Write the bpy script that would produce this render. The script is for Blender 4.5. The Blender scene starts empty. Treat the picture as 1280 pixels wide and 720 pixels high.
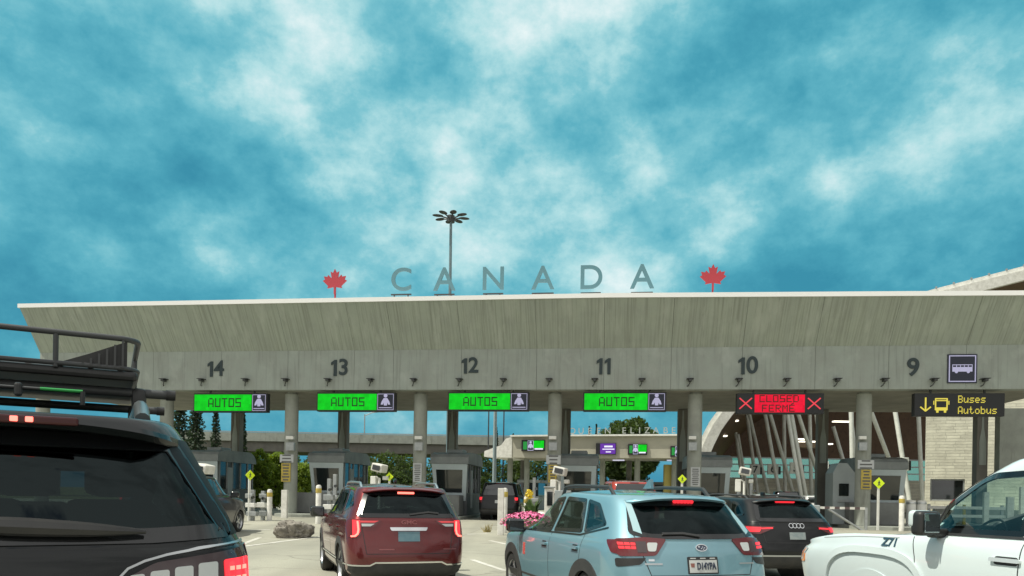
import bpy, bmesh, math, random
from mathutils import Vector, Matrix, noise
from mathutils.bvhtree import BVHTree
random.seed(7)
sc = bpy.context.scene
COL = sc.collection
R = math.radians

# ------------------------------------------------------------------ camera, sky, sun, exposure
FPX = 924.0; ROLL = R(1.0); EYE = 1.5; HX, HY = 640.0, 618.0
cd = bpy.data.cameras.new('camera'); cam = bpy.data.objects.new('camera', cd); COL.objects.link(cam)
cd.sensor_width = 36.0; cd.lens = FPX / 1280 * 36; cd.shift_y = (HY - 360) / 1280
cd.clip_start = 0.05; cd.clip_end = 6000
cam.matrix_world = Matrix.Translation((0, 0, EYE)) @ Matrix.Rotation(R(90), 4, 'X') @ Matrix.Rotation(ROLL, 4, 'Z')
sc.camera = cam

SUN_DIR = Vector((-0.50, -0.13, 0.85)).normalized()
w = bpy.data.worlds.new('World'); sc.world = w; w.use_nodes = True
nt = w.node_tree; nt.nodes.clear()
def N(t, tp, **kw):
    n = t.nodes.new(tp)
    for k, v in kw.items():
        if k.startswith('i_'): n.inputs[k[2:].replace('_', ' ')].default_value = v
        elif isinstance(k, str): setattr(n, k, v)
    return n
def math_node(t, op, a, b=None, clamp=False):
    n = t.nodes.new('ShaderNodeMath'); n.operation = op; n.use_clamp = clamp
    for i, v in enumerate((a, b)):
        if v is None: continue
        if hasattr(v, 'links'): t.links.new(v, n.inputs[i])
        else: n.inputs[i].default_value = v
    return n.outputs[0]
def mix_col(t, fac, a, b, mode='MIX'):
    n = t.nodes.new('ShaderNodeMix'); n.data_type = 'RGBA'; n.blend_type = mode
    for s, v in ((n.inputs[0], fac), (n.inputs[6], a), (n.inputs[7], b)):
        if hasattr(v, 'links'): t.links.new(v, s)
        else: s.default_value = v if not isinstance(v, tuple) or len(v) == 4 else (*v, 1)
    return n.outputs[2]
def ramp(t, fac, stops):
    n = t.nodes.new('ShaderNodeValToRGB'); cr = n.color_ramp
    while len(cr.elements) < len(stops): cr.elements.new(0.5)
    for e, (p, c) in zip(cr.elements, stops):
        e.position = p; e.color = (*c, 1) if len(c) == 3 else c
    t.links.new(fac, n.inputs[0]); return n.outputs[0]
SEED = (0.4, 5.2)
def build_world():
    L = nt.links.new
    out = N(nt, 'ShaderNodeOutputWorld'); bg = N(nt, 'ShaderNodeBackground')
    sky = N(nt, 'ShaderNodeTexSky'); sky.sky_type = 'NISHITA'; sky.sun_disc = False
    sky.sun_elevation = math.asin(SUN_DIR.z); sky.sun_rotation = math.atan2(SUN_DIR.x, SUN_DIR.y)
    sky.ozone_density = 2.0
    tc = N(nt, 'ShaderNodeTexCoord'); sep = N(nt, 'ShaderNodeSeparateXYZ'); L(tc.outputs['Generated'], sep.inputs[0])
    z = math_node(nt, 'MAXIMUM', sep.outputs[2], 0.0)
    def fbm(scale, detail, rough, off, dist=0.0, zs=1.9, lac=2.0):
        mp = N(nt, 'ShaderNodeMapping'); mp.inputs['Location'].default_value = off
        mp.inputs['Scale'].default_value = (1.0, 1.0, zs); L(tc.outputs['Generated'], mp.inputs[0])
        n = N(nt, 'ShaderNodeTexNoise'); n.inputs['Scale'].default_value = scale; n.inputs['Detail'].default_value = detail
        n.inputs['Roughness'].default_value = rough; n.inputs['Distortion'].default_value = dist; n.inputs['Lacunarity'].default_value = lac
        L(mp.outputs[0], n.inputs['Vector']); return n.outputs[0]
    SX, SY = SEED
    big = fbm(2.2, 2, 0.45, (SX, SY, 0), 0.0, 2.1)
    mid = fbm(3.7, 12, 0.62, (SY, SX, 1.3), 0.0, 1.45)
    mid_lit = fbm(3.7, 12, 0.62, (SY + 0.012, SX, 1.3 + 0.05), 0.0, 1.45)
    fine = fbm(11.0, 10, 0.66, (SX + 4, 2.2, SY), 0.0, 1.15)
    # rounded billows: smooth cells on wobbled directions
    wn = N(nt, 'ShaderNodeTexNoise'); wn.inputs['Scale'].default_value = 7.0; wn.inputs['Detail'].default_value = 6; wn.inputs['Roughness'].default_value = 0.62; L(tc.outputs['Generated'], wn.inputs['Vector'])
    wv = N(nt, 'ShaderNodeVectorMath'); wv.operation = 'MULTIPLY_ADD'; L(wn.outputs[1], wv.inputs[0]); wv.inputs[1].default_value = (0.16, 0.16, 0.16); L(tc.outputs['Generated'], wv.inputs[2])
    wm = N(nt, 'ShaderNodeMapping'); wm.inputs['Scale'].default_value = (1, 1, 1.5); wm.inputs['Location'].default_value = (SX, 0, SY); L(wv.outputs[0], wm.inputs[0])
    vo = N(nt, 'ShaderNodeTexVoronoi'); vo.feature = 'SMOOTH_F1'; vo.inputs['Scale'].default_value = 8.0; vo.inputs['Smoothness'].default_value = 0.5; L(wm.outputs[0], vo.inputs['Vector'])
    puff = math_node(nt, 'MULTIPLY', math_node(nt, 'SUBTRACT', 0.42, vo.outputs['Distance']), 0.30)
    # a brighter stretch of cloud straight ahead and high, heavier cloud to the sides (directions in the world)
    v = math_node(nt, 'ADD', math_node(nt, 'MULTIPLY', big, 0.64), math_node(nt, 'MULTIPLY', mid, 0.60))
    v = math_node(nt, 'ADD', v, math_node(nt, 'MULTIPLY', math_node(nt, 'SUBTRACT', mid, mid_lit), 0.55))
    v = math_node(nt, 'ADD', v, math_node(nt, 'ADD', math_node(nt, 'MULTIPLY', fine, 0.22), puff))
    v = math_node(nt, 'ADD', v, math_node(nt, 'MULTIPLY', math_node(nt, 'SUBTRACT', z, 0.27), 0.42))
    dx = math_node(nt, 'ADD', sep.outputs[0], -0.06)
    v = math_node(nt, 'ADD', v, math_node(nt, 'MULTIPLY', math_node(nt, 'MULTIPLY', dx, dx), -0.30))
    back = math_node(nt, 'MULTIPLY', math_node(nt, 'MAXIMUM', math_node(nt, 'MULTIPLY', sep.outputs[1], -1.0), 0.0), 0.35)
    v = math_node(nt, 'ADD', v, back)
    v = math_node(nt, 'ADD', math_node(nt, 'MULTIPLY', v, 0.92), 0.030)
    c = ramp(nt, v, [(0.42, (0.040, 0.28, 0.40)), (0.54, (0.068, 0.365, 0.48)), (0.63, (0.115, 0.455, 0.56)), (0.72, (0.21, 0.57, 0.65)), (0.82, (0.45, 0.76, 0.79)), (0.96, (0.84, 0.96, 0.96))])
    low = math_node(nt, 'MULTIPLY', math_node(nt, 'SUBTRACT', 0.13, z), 9.0, True)
    c = mix_col(nt, math_node(nt, 'MULTIPLY', low, 0.8), c, (0.036, 0.27, 0.43))
    # unseen white cloud is added overhead and behind the viewer to neutralise the light, the teal bank stands over the plaza
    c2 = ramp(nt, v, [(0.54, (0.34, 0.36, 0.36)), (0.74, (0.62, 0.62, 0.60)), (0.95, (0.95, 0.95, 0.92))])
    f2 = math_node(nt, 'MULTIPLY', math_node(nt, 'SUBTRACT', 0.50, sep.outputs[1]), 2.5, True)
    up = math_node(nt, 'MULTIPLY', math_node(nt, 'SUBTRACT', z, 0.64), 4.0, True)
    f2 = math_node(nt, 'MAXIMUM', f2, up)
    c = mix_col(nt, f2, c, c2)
    skyc = N(nt, 'ShaderNodeVectorMath'); skyc.operation = 'SCALE'; L(sky.outputs[0], skyc.inputs[0]); skyc.inputs['Scale'].default_value = 0.10
    # open gaps of clear sky high up
    gap = ramp(nt, fbm(4.0, 6, 0.55, (1.9, 8.3, 2.0)), [(0.66, (0, 0, 0)), (0.72, (1, 1, 1))])
    hi = math_node(nt, 'MULTIPLY', math_node(nt, 'SUBTRACT', z, 0.42), 8.0, True)
    c = mix_col(nt, math_node(nt, 'MULTIPLY', math_node(nt, 'ADD', math_node(nt, 'MULTIPLY', gap, hi), 0.06), 0.8, True), c, skyc.outputs[0])
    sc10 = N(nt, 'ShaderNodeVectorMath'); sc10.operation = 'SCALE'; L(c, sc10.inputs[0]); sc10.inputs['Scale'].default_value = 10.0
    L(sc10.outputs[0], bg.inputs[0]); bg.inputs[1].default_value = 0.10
    L(bg.outputs[0], out.inputs[0])
build_world()
sd = bpy.data.lights.new('sun', 'SUN'); sun = bpy.data.objects.new('sun', sd); COL.objects.link(sun)
sd.energy = 4.6; sd.angle = R(0.5); sd.color = (1.0, 0.97, 0.84)
sun.rotation_euler = (-SUN_DIR).to_track_quat('-Z', 'Y').to_euler(); sun.location = (0, 0, 60)
sc.view_settings.view_transform = 'Standard'; sc.view_settings.look = 'None'
sc.view_settings.exposure = 0.0; sc.view_settings.gamma = 1.0; sc.view_settings.use_curve_mapping = False

# ------------------------------------------------------------------ placing helpers
CR, SR = math.cos(ROLL), math.sin(ROLL)
def W(px, py, Z):
    xc, yc = (px - HX) / FPX * Z, (HY - py) / FPX * Z
    return Vector((xc * CR - yc * SR, Z, EYE + xc * SR + yc * CR))
def gz(y):
    return 0.28 * min(1.0, max(0.0, (y - 14) / 14.0))
def onground(px, Z):
    """the ground point at depth Z seen in image column px"""
    return Vector(((px - HX) / FPX * Z * CR + (EYE - gz(Z)) * SR, Z, gz(Z)))
TH = R(7.5); FZ = 33.0
FU = Vector((math.cos(TH), -math.sin(TH), 0)); FN = Vector((math.sin(TH), math.cos(TH), 0))
def F(u, d, z=0.0):
    return Vector((0, FZ, z)) + FU * u + FN * d
def U(px, d=0.0):
    """distance along the canopy of image column px, on the plane d metres behind its face"""
    t = (px - HX) / FPX
    o = Vector((0, FZ, 0)) + FN * d
    return (t * o.y - o.x) / (FU.x - t * FU.y)
def H(px, py, d=0.0):
    p = F(U(px, d), d); xc = (px - HX) / FPX
    return W(px, py, p.y).z

# ------------------------------------------------------------------ object helpers
def tag(o, label=None, cat=None, group=None, kind=None):
    if label: o['label'] = label
    if cat: o['category'] = cat
    if group: o['group'] = group
    if kind: o['kind'] = kind
    return o
def thing(name, label, cat, loc=(0, 0, 0), rz=0.0, group=None):
    o = bpy.data.objects.new(name, None); COL.objects.link(o); o.location = loc; o.rotation_euler = (0, 0, rz)
    o.empty_display_size = 0.2
    return tag(o, label, cat, group)
def dup(root, loc, rz=None, label=None, group=None):
    def cp(o, par):
        c = o.copy(); COL.objects.link(c); c.parent = par
        for ch in list(o.children): cp(ch, c)
        return c
    r = cp(root, None); r.location = loc
    if rz is not None: r.rotation_euler = (0, 0, rz)
    if label: r['label'] = label
    if group: r['group'] = group
    return r
class MB:
    def __init__(s): s.bm = bmesh.new()
    def _join(s, b, M=None):
        if M is not None: bmesh.ops.transform(b, matrix=M, verts=b.verts)
        me = bpy.data.meshes.new('t'); b.to_mesh(me); b.free(); s.bm.from_mesh(me); bpy.data.meshes.remove(me)
        return s
    def box(s, c, d, bev=0.0, rot=None, seg=2):
        b = bmesh.new(); bmesh.ops.create_cube(b, size=1.0)
        bmesh.ops.scale(b, vec=d, verts=b.verts)
        if bev: bmesh.ops.bevel(b, geom=b.edges[:], offset=bev, segments=seg, affect='EDGES', profile=0.5)
        M = Matrix.Translation(c)
        if rot is not None: M = M @ rot.to_4x4()
        return s._join(b, M)
    def cyl(s, p0, p1, r0, r1=None, n=16, cap=True):
        p0, p1 = Vector(p0), Vector(p1); r1 = r0 if r1 is None else r1
        b = bmesh.new(); L = (p1 - p0).length
        bmesh.ops.create_cone(b, cap_ends=cap, segments=n, radius1=r0, radius2=r1, depth=L)
        M = Matrix.Translation((p0 + p1) / 2) @ (p1 - p0).to_track_quat('Z', 'Y').to_matrix().to_4x4()
        return s._join(b, M)
    def prism(s, pts, vec):
        """closed polygon (3D pts) pushed along vec"""
        b = bmesh.new(); vs = [b.verts.new(p) for p in pts]; f = b.faces.new(vs)
        r = bmesh.ops.extrude_face_region(b, geom=[f])
        bmesh.ops.translate(b, vec=vec, verts=[v for v in r['geom'] if isinstance(v, bmesh.types.BMVert)])
        bmesh.ops.recalc_face_normals(b, faces=b.faces)
        return s._join(b)
    def lathe(s, prof, M=None, n=24, full=True):
        b = bmesh.new(); rings = []
        for r, z in prof:
            rings.append([b.verts.new((r * math.cos(2 * math.pi * k / n), r * math.sin(2 * math.pi * k / n), z)) for k in range(n)])
        for a, c in zip(rings, rings[1:]):
            for k in range(n): b.faces.new((a[k], a[(k + 1) % n], c[(k + 1) % n], c[k]))
        if full:
            for q in (rings[0], rings[-1]): b.faces.new(q)
        bmesh.ops.recalc_face_normals(b, faces=b.faces)
        return s._join(b, M)
    def tube(s, pts, r, n=8):
        pts = [Vector(p) for p in pts]; b = bmesh.new(); rings = []
        for i, p in enumerate(pts):
            t = (pts[min(i + 1, len(pts) - 1)] - pts[max(i - 1, 0)]).normalized()
            up = Vector((0, 0, 1)) if abs(t.z) < 0.95 else Vector((0, 1, 0))
            a = t.cross(up).normalized(); c = a.cross(t)
            rr = r[i] if isinstance(r, (list, tuple)) else r
            rings.append([b.verts.new(p + a * rr * math.cos(2 * math.pi * k / n) + c * rr * math.sin(2 * math.pi * k / n)) for k in range(n)])
        for q, u in zip(rings, rings[1:]):
            for k in range(n): b.faces.new((q[k], q[(k + 1) % n], u[(k + 1) % n], u[k]))
        b.faces.new(rings[0]); b.faces.new(rings[-1])
        bmesh.ops.recalc_face_normals(b, faces=b.faces)
        return s._join(b)
    def quad(s, a, b_, c, d):
        vs = [s.bm.verts.new(p) for p in (a, b_, c, d)]; s.bm.faces.new(vs); return s
    def ball(s, c, r, sub=2, sc_=(1, 1, 1)):
        b = bmesh.new(); bmesh.ops.create_icosphere(b, subdivisions=sub, radius=r)
        return s._join(b, Matrix.Translation(c) @ Matrix.Diagonal((*sc_, 1)))
    def build(s, name, mat, parent=None, smooth=False, loc=None):
        me = bpy.data.meshes.new(name); s.bm.to_mesh(me); s.bm.free()
        if smooth:
            me.polygons.foreach_set('use_smooth', [True] * len(me.polygons))
            if smooth != 'all': me.set_sharp_from_angle(angle=R(38))
        o = bpy.data.objects.new(name, me); COL.objects.link(o)
        if mat: me.materials.append(mat)
        if parent: o.parent = parent
        if loc is not None: o.location = loc
        return o
def text_mesh(mb, s, size, M, ext=0.01, off=0.0, align='CENTER', space=1.0):
    """lettering standing upright: x right, z up, facing -y, then transformed by M"""
    cu = bpy.data.curves.new('t', 'FONT'); cu.body = s; cu.size = size; cu.extrude = ext; cu.offset = off
    cu.align_x = align; cu.align_y = 'CENTER'; cu.space_character = space
    o = bpy.data.objects.new('t', cu); COL.objects.link(o)
    dg = bpy.context.evaluated_depsgraph_get(); dg.update()
    me = bpy.data.meshes.new_from_object(o.evaluated_get(dg))
    b = bmesh.new(); b.from_mesh(me); bpy.data.objects.remove(o); bpy.data.curves.remove(cu); bpy.data.meshes.remove(me)
    mb._join(b, M @ Matrix.Rotation(R(90), 4, 'X'))
    return mb
GLY = {'A': '01110 10001 10001 10001 11111 10001 10001', 'U': '10001 10001 10001 10001 10001 10001 11111', 'T': '11111 00100 00100 00100 00100 00100 00100',
 'O': '11111 10001 10001 10001 10001 10001 11111', 'S': '11111 10000 10000 11111 00001 00001 11111', 'C': '11111 10000 10000 10000 10000 10000 11111',
 'L': '10000 10000 10000 10000 10000 10000 11111', 'E': '11111 10000 10000 11110 10000 10000 11111', 'D': '11110 10001 10001 10001 10001 10001 11110',
 'F': '11111 10000 10000 11110 10000 10000 10000', 'R': '11110 10001 10001 11110 10100 10010 10001', 'M': '10001 11011 10101 10101 10001 10001 10001',
 'B': '11110 10001 10001 11110 10001 10001 11110', 'u': '00000 00000 10001 10001 10001 10011 01101', 's': '00000 00000 01111 10000 01110 00001 11110',
 'e': '00000 00000 01110 10001 11111 10000 01110', 't': '01000 01000 11100 01000 01000 01001 00110', 'o': '00000 00000 01110 10001 10001 10001 01110', 'b': '10000 10000 11110 10001 10001 10001 11110',
 'É': '11111 10000 10000 11110 10000 10000 11111'}
def pixel_text(mb, s, x, z, h, y, wch=None, stroke=0.9, dep=0.006):
    """dot-matrix lettering, left edge x, base z, height h, on the plane y (facing -y)"""
    c = h / 7; wch = wch or c * 6.2; cw = wch / 6.2
    for i, ch in enumerate(s):
        if ch == ' ': continue
        rows = GLY[ch].split()
        for r_, row in enumerate(rows):
            k = 0
            while k < 5:
                if row[k] == '1':
                    e = k
                    while e + 1 < 5 and row[e + 1] == '1': e += 1
                    x0 = x + i * wch + k * cw; x1 = x + i * wch + (e + 1) * cw; zc = z + (6 - r_ + 0.5) * c
                    mb.box(((x0 + x1) / 2, y - dep / 2, zc), (x1 - x0, dep, c * 1.001 * stroke))
                    k = e
                k += 1
    return mb

# ------------------------------------------------------------------ materials
MATS = {}
def mat(name, col, rough=0.6, metal=0.0, var=None, bump=None, coat=0.0, emit=None, spec=None, streak=None, mapscale=(1, 1, 1), speck=None, stain=None):
    """var=(colour2, scale, detail) noise mix; bump=(scale, strength); streak=(colour, scale vec, lo, hi)"""
    if name in MATS: return MATS[name]
    m = bpy.data.materials.new(name); m.use_nodes = True; t = m.node_tree; p = t.nodes['Principled BSDF']; L = t.links.new
    p.inputs['Roughness'].default_value = rough; p.inputs['Metallic'].default_value = metal
    p.inputs['Coat Weight'].default_value = coat; p.inputs['Coat Roughness'].default_value = 0.04
    if spec is not None: p.inputs['Specular IOR Level'].default_value = spec
    tc = N(t, 'ShaderNodeTexCoord'); mp = N(t, 'ShaderNodeMapping'); mp.inputs['Scale'].default_value = mapscale
    L(tc.outputs['Object'], mp.inputs[0])
    c = (*col, 1)
    def nz(scale, detail=6, rough_=0.6, vec=None):
        n = N(t, 'ShaderNodeTexNoise'); n.inputs['Scale'].default_value = scale; n.inputs['Detail'].default_value = detail; n.inputs['Roughness'].default_value = rough_
        L(vec or mp.outputs[0], n.inputs['Vector']); return n.outputs[0]
    if var:
        c = mix_col(t, ramp(t, nz(var[1], var[2] if len(var) > 2 else 6), [(0.35, (0, 0, 0)), (0.65, (1, 1, 1))]), c, var[0])
    if streak:
        m2 = N(t, 'ShaderNodeMapping'); m2.inputs['Scale'].default_value = streak[1]; L(tc.outputs['Object'], m2.inputs[0])
        c = mix_col(t, ramp(t, nz(1.0, 5, 0.65, m2.outputs[0]), [(streak[2], (0, 0, 0)), (streak[3], (1, 1, 1))]), c, streak[0])
    if stain:
        m3 = N(t, 'ShaderNodeMapping'); m3.inputs['Scale'].default_value = stain[1]; L(tc.outputs['Object'], m3.inputs[0])
        c = mix_col(t, ramp(t, nz(1.0, 7, 0.6, m3.outputs[0]), [(stain[2], (0, 0, 0)), (stain[3], (1, 1, 1))]), c, stain[0])
    if speck:
        c = mix_col(t, ramp(t, nz(speck[1], 2), [(0.60, (0, 0, 0)), (0.66, (1, 1, 1))]), c, speck[0])
    if isinstance(c, tuple): p.inputs['Base Color'].default_value = c
    else: L(c, p.inputs['Base Color'])
    if bump:
        bn = N(t, 'ShaderNodeBump'); bn.inputs['Strength'].default_value = bump[1]; bn.inputs['Distance'].default_value = 0.02
        L(nz(bump[0], 6), bn.inputs['Height']); L(bn.outputs[0], p.inputs['Normal'])
    if emit:
        p.inputs['Emission Color'].default_value = (*emit[0], 1); p.inputs['Emission Strength'].default_value = emit[1]
    MATS[name] = m; return m
def glass(name, tint, gloss=(1, 1, 1), rough=0.02, base=0.0, ior=1.5):
    if name in MATS: return MATS[name]
    m = bpy.data.materials.new(name); m.use_nodes = True; t = m.node_tree; t.nodes.clear(); L = t.links.new
    o = N(t, 'ShaderNodeOutputMaterial'); mx = N(t, 'ShaderNodeMixShader'); tr = N(t, 'ShaderNodeBsdfTransparent'); gl = N(t, 'ShaderNodeBsdfGlossy')
    tr.inputs[0].default_value = (*tint, 1); gl.inputs[0].default_value = (*gloss, 1); gl.inputs['Roughness'].default_value = rough
    fr = N(t, 'ShaderNodeLayerWeight'); fr.inputs[0].default_value = 0.5
    L(math_node(t, 'ADD', math_node(t, 'MULTIPLY', math_node(t, 'POWER', fr.outputs['Facing'], 5.0), 0.95), base + 0.04, True), mx.inputs[0]); L(tr.outputs[0], mx.inputs[1]); L(gl.outputs[0], mx.inputs[2]); L(mx.outputs[0], o.inputs[0])
    MATS[name] = m; return m
def paint(name, col, inner=(0.025, 0.026, 0.027), flake=0.0, rough=0.35, dirt=0.12, coat=1.0):
    """car paint: clear coat over the colour, dark trim on the inside of the shell, a thin film of road dust low down"""
    if name in MATS: return MATS[name]
    m = mat(name, col, rough=rough, metal=flake, coat=1.0, spec=0.15); t = m.node_tree; L = t.links.new; p = t.nodes['Principled BSDF']
    tc = N(t, 'ShaderNodeTexCoord'); n = N(t, 'ShaderNodeTexNoise'); n.inputs['Scale'].default_value = 3.0; n.inputs['Detail'].default_value = 8; n.inputs['Roughness'].default_value = 0.7
    L(tc.outputs['Object'], n.inputs['Vector'])
    sp = N(t, 'ShaderNodeSeparateXYZ'); L(tc.outputs['Object'], sp.inputs[0])
    low = math_node(t, 'MULTIPLY', math_node(t, 'SUBTRACT', 0.95, sp.outputs[2]), 0.9, True)
    f = math_node(t, 'MULTIPLY', math_node(t, 'ADD', math_node(t, 'MULTIPLY', n.outputs[0], low), math_node(t, 'MULTIPLY', n.outputs[0], 0.25)), dirt * 2, True)
    c = mix_col(t, f, (*col, 1), (0.25, 0.23, 0.19, 1))
    g = N(t, 'ShaderNodeNewGeometry')
    L(mix_col(t, g.outputs['Backfacing'], c, (*inner, 1)), p.inputs['Base Color'])
    L(math_node(t, 'MULTIPLY', math_node(t, 'SUBTRACT', 1.0, g.outputs['Backfacing']), coat), p.inputs['Coat Weight'])
    L(math_node(t, 'ADD', 0.03, math_node(t, 'MULTIPLY', f, 0.8)), p.inputs['Coat Roughness'])
    return m
conc_slope = mat('board formed concrete', (0.35, 0.39, 0.33), 0.85, stain=((0.44, 0.475, 0.42), (2.2, 0.5, 0.5), 0.52, 0.80), var=((0.315, 0.35, 0.305), 1.2, 8), bump=(14, 0.35), streak=((0.215, 0.232, 0.195), (12.0, 0.35, 0.22), 0.46, 0.74))
conc_beam = mat('beam concrete', (0.345, 0.385, 0.35), 0.85, stain=((0.42, 0.455, 0.42), (0.9, 0.9, 0.7), 0.55, 0.75), var=((0.305, 0.33, 0.30), 0.9, 8), bump=(16, 0.3), streak=((0.23, 0.25, 0.228), (7.0, 0.6, 0.35), 0.50, 0.78))
conc_plain = mat('plain concrete', (0.33, 0.35, 0.31), 0.88, var=((0.265, 0.28, 0.25), 1.6, 8), bump=(18, 0.3), stain=((0.18, 0.185, 0.16), (3.0, 3.0, 0.4), 0.58, 0.75))
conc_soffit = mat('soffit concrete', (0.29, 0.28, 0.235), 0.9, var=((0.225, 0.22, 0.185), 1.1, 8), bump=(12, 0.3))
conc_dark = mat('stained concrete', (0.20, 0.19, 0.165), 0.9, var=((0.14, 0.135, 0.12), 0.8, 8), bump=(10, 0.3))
white_metal = mat('white metal', (0.80, 0.80, 0.76), 0.45, var=((0.66, 0.66, 0.61), 3.0, 6))
galv = mat('galvanised steel', (0.42, 0.44, 0.44), 0.45, 0.6, var=((0.33, 0.35, 0.35), 6, 4))
strut_paint = mat('strut paint', (0.76, 0.78, 0.72), 0.5, var=((0.64, 0.66, 0.60), 2.5, 6))
grey_panel = mat('grey booth panel', (0.34, 0.38, 0.385), 0.5, var=((0.29, 0.325, 0.33), 1.2, 6))
grey_roof = mat('grey booth roof', (0.27, 0.295, 0.295), 0.55, var=((0.185, 0.205, 0.205), 1.5, 6))
light_panel = mat('pale booth panel', (0.50, 0.58, 0.59), 0.45, var=((0.44, 0.51, 0.52), 1.0, 5))
dark_grey = mat('dark grey metal', (0.055, 0.058, 0.06), 0.5, var=((0.04, 0.042, 0.045), 4, 4))
black_plastic = mat('black plastic', (0.018, 0.019, 0.020), 0.45, var=((0.028, 0.028, 0.028), 6, 4))
black_gloss = mat('black gloss trim', (0.008, 0.009, 0.010), 0.12, coat=0.4)
rubber = mat('tyre rubber', (0.018, 0.018, 0.018), 0.85, var=((0.035, 0.034, 0.031), 5, 6), bump=(60, 0.2))
alloy = mat('alloy wheel', (0.55, 0.56, 0.57), 0.28, 0.9)
chrome = mat('bright chrome', (0.75, 0.77, 0.78), 0.12, 1.0)
satin = mat('satin silver', (0.55, 0.57, 0.58), 0.3, 0.9)
dark_glass = mat('dark window', (0.012, 0.016, 0.017), 0.06, spec=0.9, coat=0.5)
number_paint = mat('dark slate numerals', (0.028, 0.045, 0.05), 0.6)
yellow_sign = mat('yellow sign sheet', (0.78, 0.60, 0.03), 0.5, var=((0.70, 0.52, 0.03), 2, 4))
flu_yellow = mat('fluorescent yellow sheet', (0.72, 0.92, 0.02), 0.45, emit=((0.6, 0.8, 0.0), 0.06))
mustard = mat('faded yellow', (0.55, 0.42, 0.08), 0.6, var=((0.42, 0.32, 0.07), 5, 5))
white_paint = mat('white paint', (0.80, 0.79, 0.74), 0.55, var=((0.60, 0.59, 0.54), 4, 8))
led_black = mat('sign housing', (0.012, 0.013, 0.015), 0.5)
led_text = mat('unlit segment', (0.004, 0.012, 0.004), 0.6)
led_green = mat('green display', (0.0, 0.02, 0.0), 0.4, spec=0.1, emit=((0.006, 0.66, 0.018), 0.95))
led_red = mat('red display', (0.02, 0.0, 0.0), 0.4, spec=0.1, emit=((0.92, 0.012, 0.045), 0.95))
led_redx = mat('red cross display', (0.02, 0.0, 0.0), 0.4, emit=((1.0, 0.06, 0.09), 0.85))
led_yellow = mat('yellow display', (0.02, 0.02, 0.0), 0.4, emit=((0.95, 0.80, 0.10), 0.8))
led_purple = mat('purple display', (0.01, 0.0, 0.02), 0.4, emit=((0.14, 0.035, 0.40), 0.9))
led_white = mat('white display', (0.5, 0.5, 0.55), 0.4, emit=((0.72, 0.72, 0.95), 0.7))
def uneven(m, sc_=(9, 1, 9)):
    t = m.node_tree; p = t.nodes['Principled BSDF']; L = t.links.new; e = p.inputs['Emission Strength'].default_value
    tc = N(t, 'ShaderNodeTexCoord'); mp = N(t, 'ShaderNodeMapping'); mp.inputs['Scale'].default_value = sc_; L(tc.outputs['Object'], mp.inputs[0])
    ck = N(t, 'ShaderNodeTexVoronoi'); ck.inputs['Scale'].default_value = 1.0; ck.distance = 'CHEBYCHEV'; ck.inputs['Randomness'].default_value = 0.0; L(mp.outputs[0], ck.inputs['Vector'])
    n = N(t, 'ShaderNodeTexNoise'); n.inputs['Scale'].default_value = 2.5; n.inputs['Detail'].default_value = 3; L(tc.outputs['Object'], n.inputs['Vector'])
    k = math_node(t, 'ADD', 0.50, math_node(t, 'MULTIPLY', ck.outputs['Color'], 0.30)); k = math_node(t, 'ADD', k, math_node(t, 'MULTIPLY', n.outputs[0], 0.62))
    L(math_node(t, 'MULTIPLY', k, e), p.inputs['Emission Strength'])
uneven(led_green, (7, 0.01, 7)); uneven(led_red, (7, 0.01, 7))
led_dim = mat('dim green display', (0.0, 0.05, 0.01), 0.4, emit=((0.02, 0.30, 0.05), 0.8))
navy = mat('navy panel', (0.018, 0.022, 0.045), 0.5)
lilac = mat('lilac pictogram', (0.45, 0.44, 0.66), 0.5, emit=((0.45, 0.44, 0.66), 0.35))
lamp_red = mat('lit red lamp', (0.3, 0.01, 0.01), 0.2, emit=((1.0, 0.030, 0.045), 1.35), coat=0.6)
lamp_hot = mat('bright led', (0.5, 0.1, 0.1), 0.2, emit=((1.0, 0.14, 0.10), 3.5))
lens_red = mat('red lens', (0.11, 0.006, 0.008), 0.10, coat=1.0)
lens_clear = mat('clear lens', (0.55, 0.58, 0.58), 0.15, coat=1.0)
lens_smoke = mat('smoked lens', (0.05, 0.028, 0.030), 0.10, coat=1.0)
lens_orange = mat('orange lens', (0.75, 0.22, 0.03), 0.15, coat=1.0)
maple_red = mat('red leaf emblem', (0.40, 0.035, 0.05), 0.55)
letter_grey = mat('roof letter grey', (0.10, 0.225, 0.265), 0.6)
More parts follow.
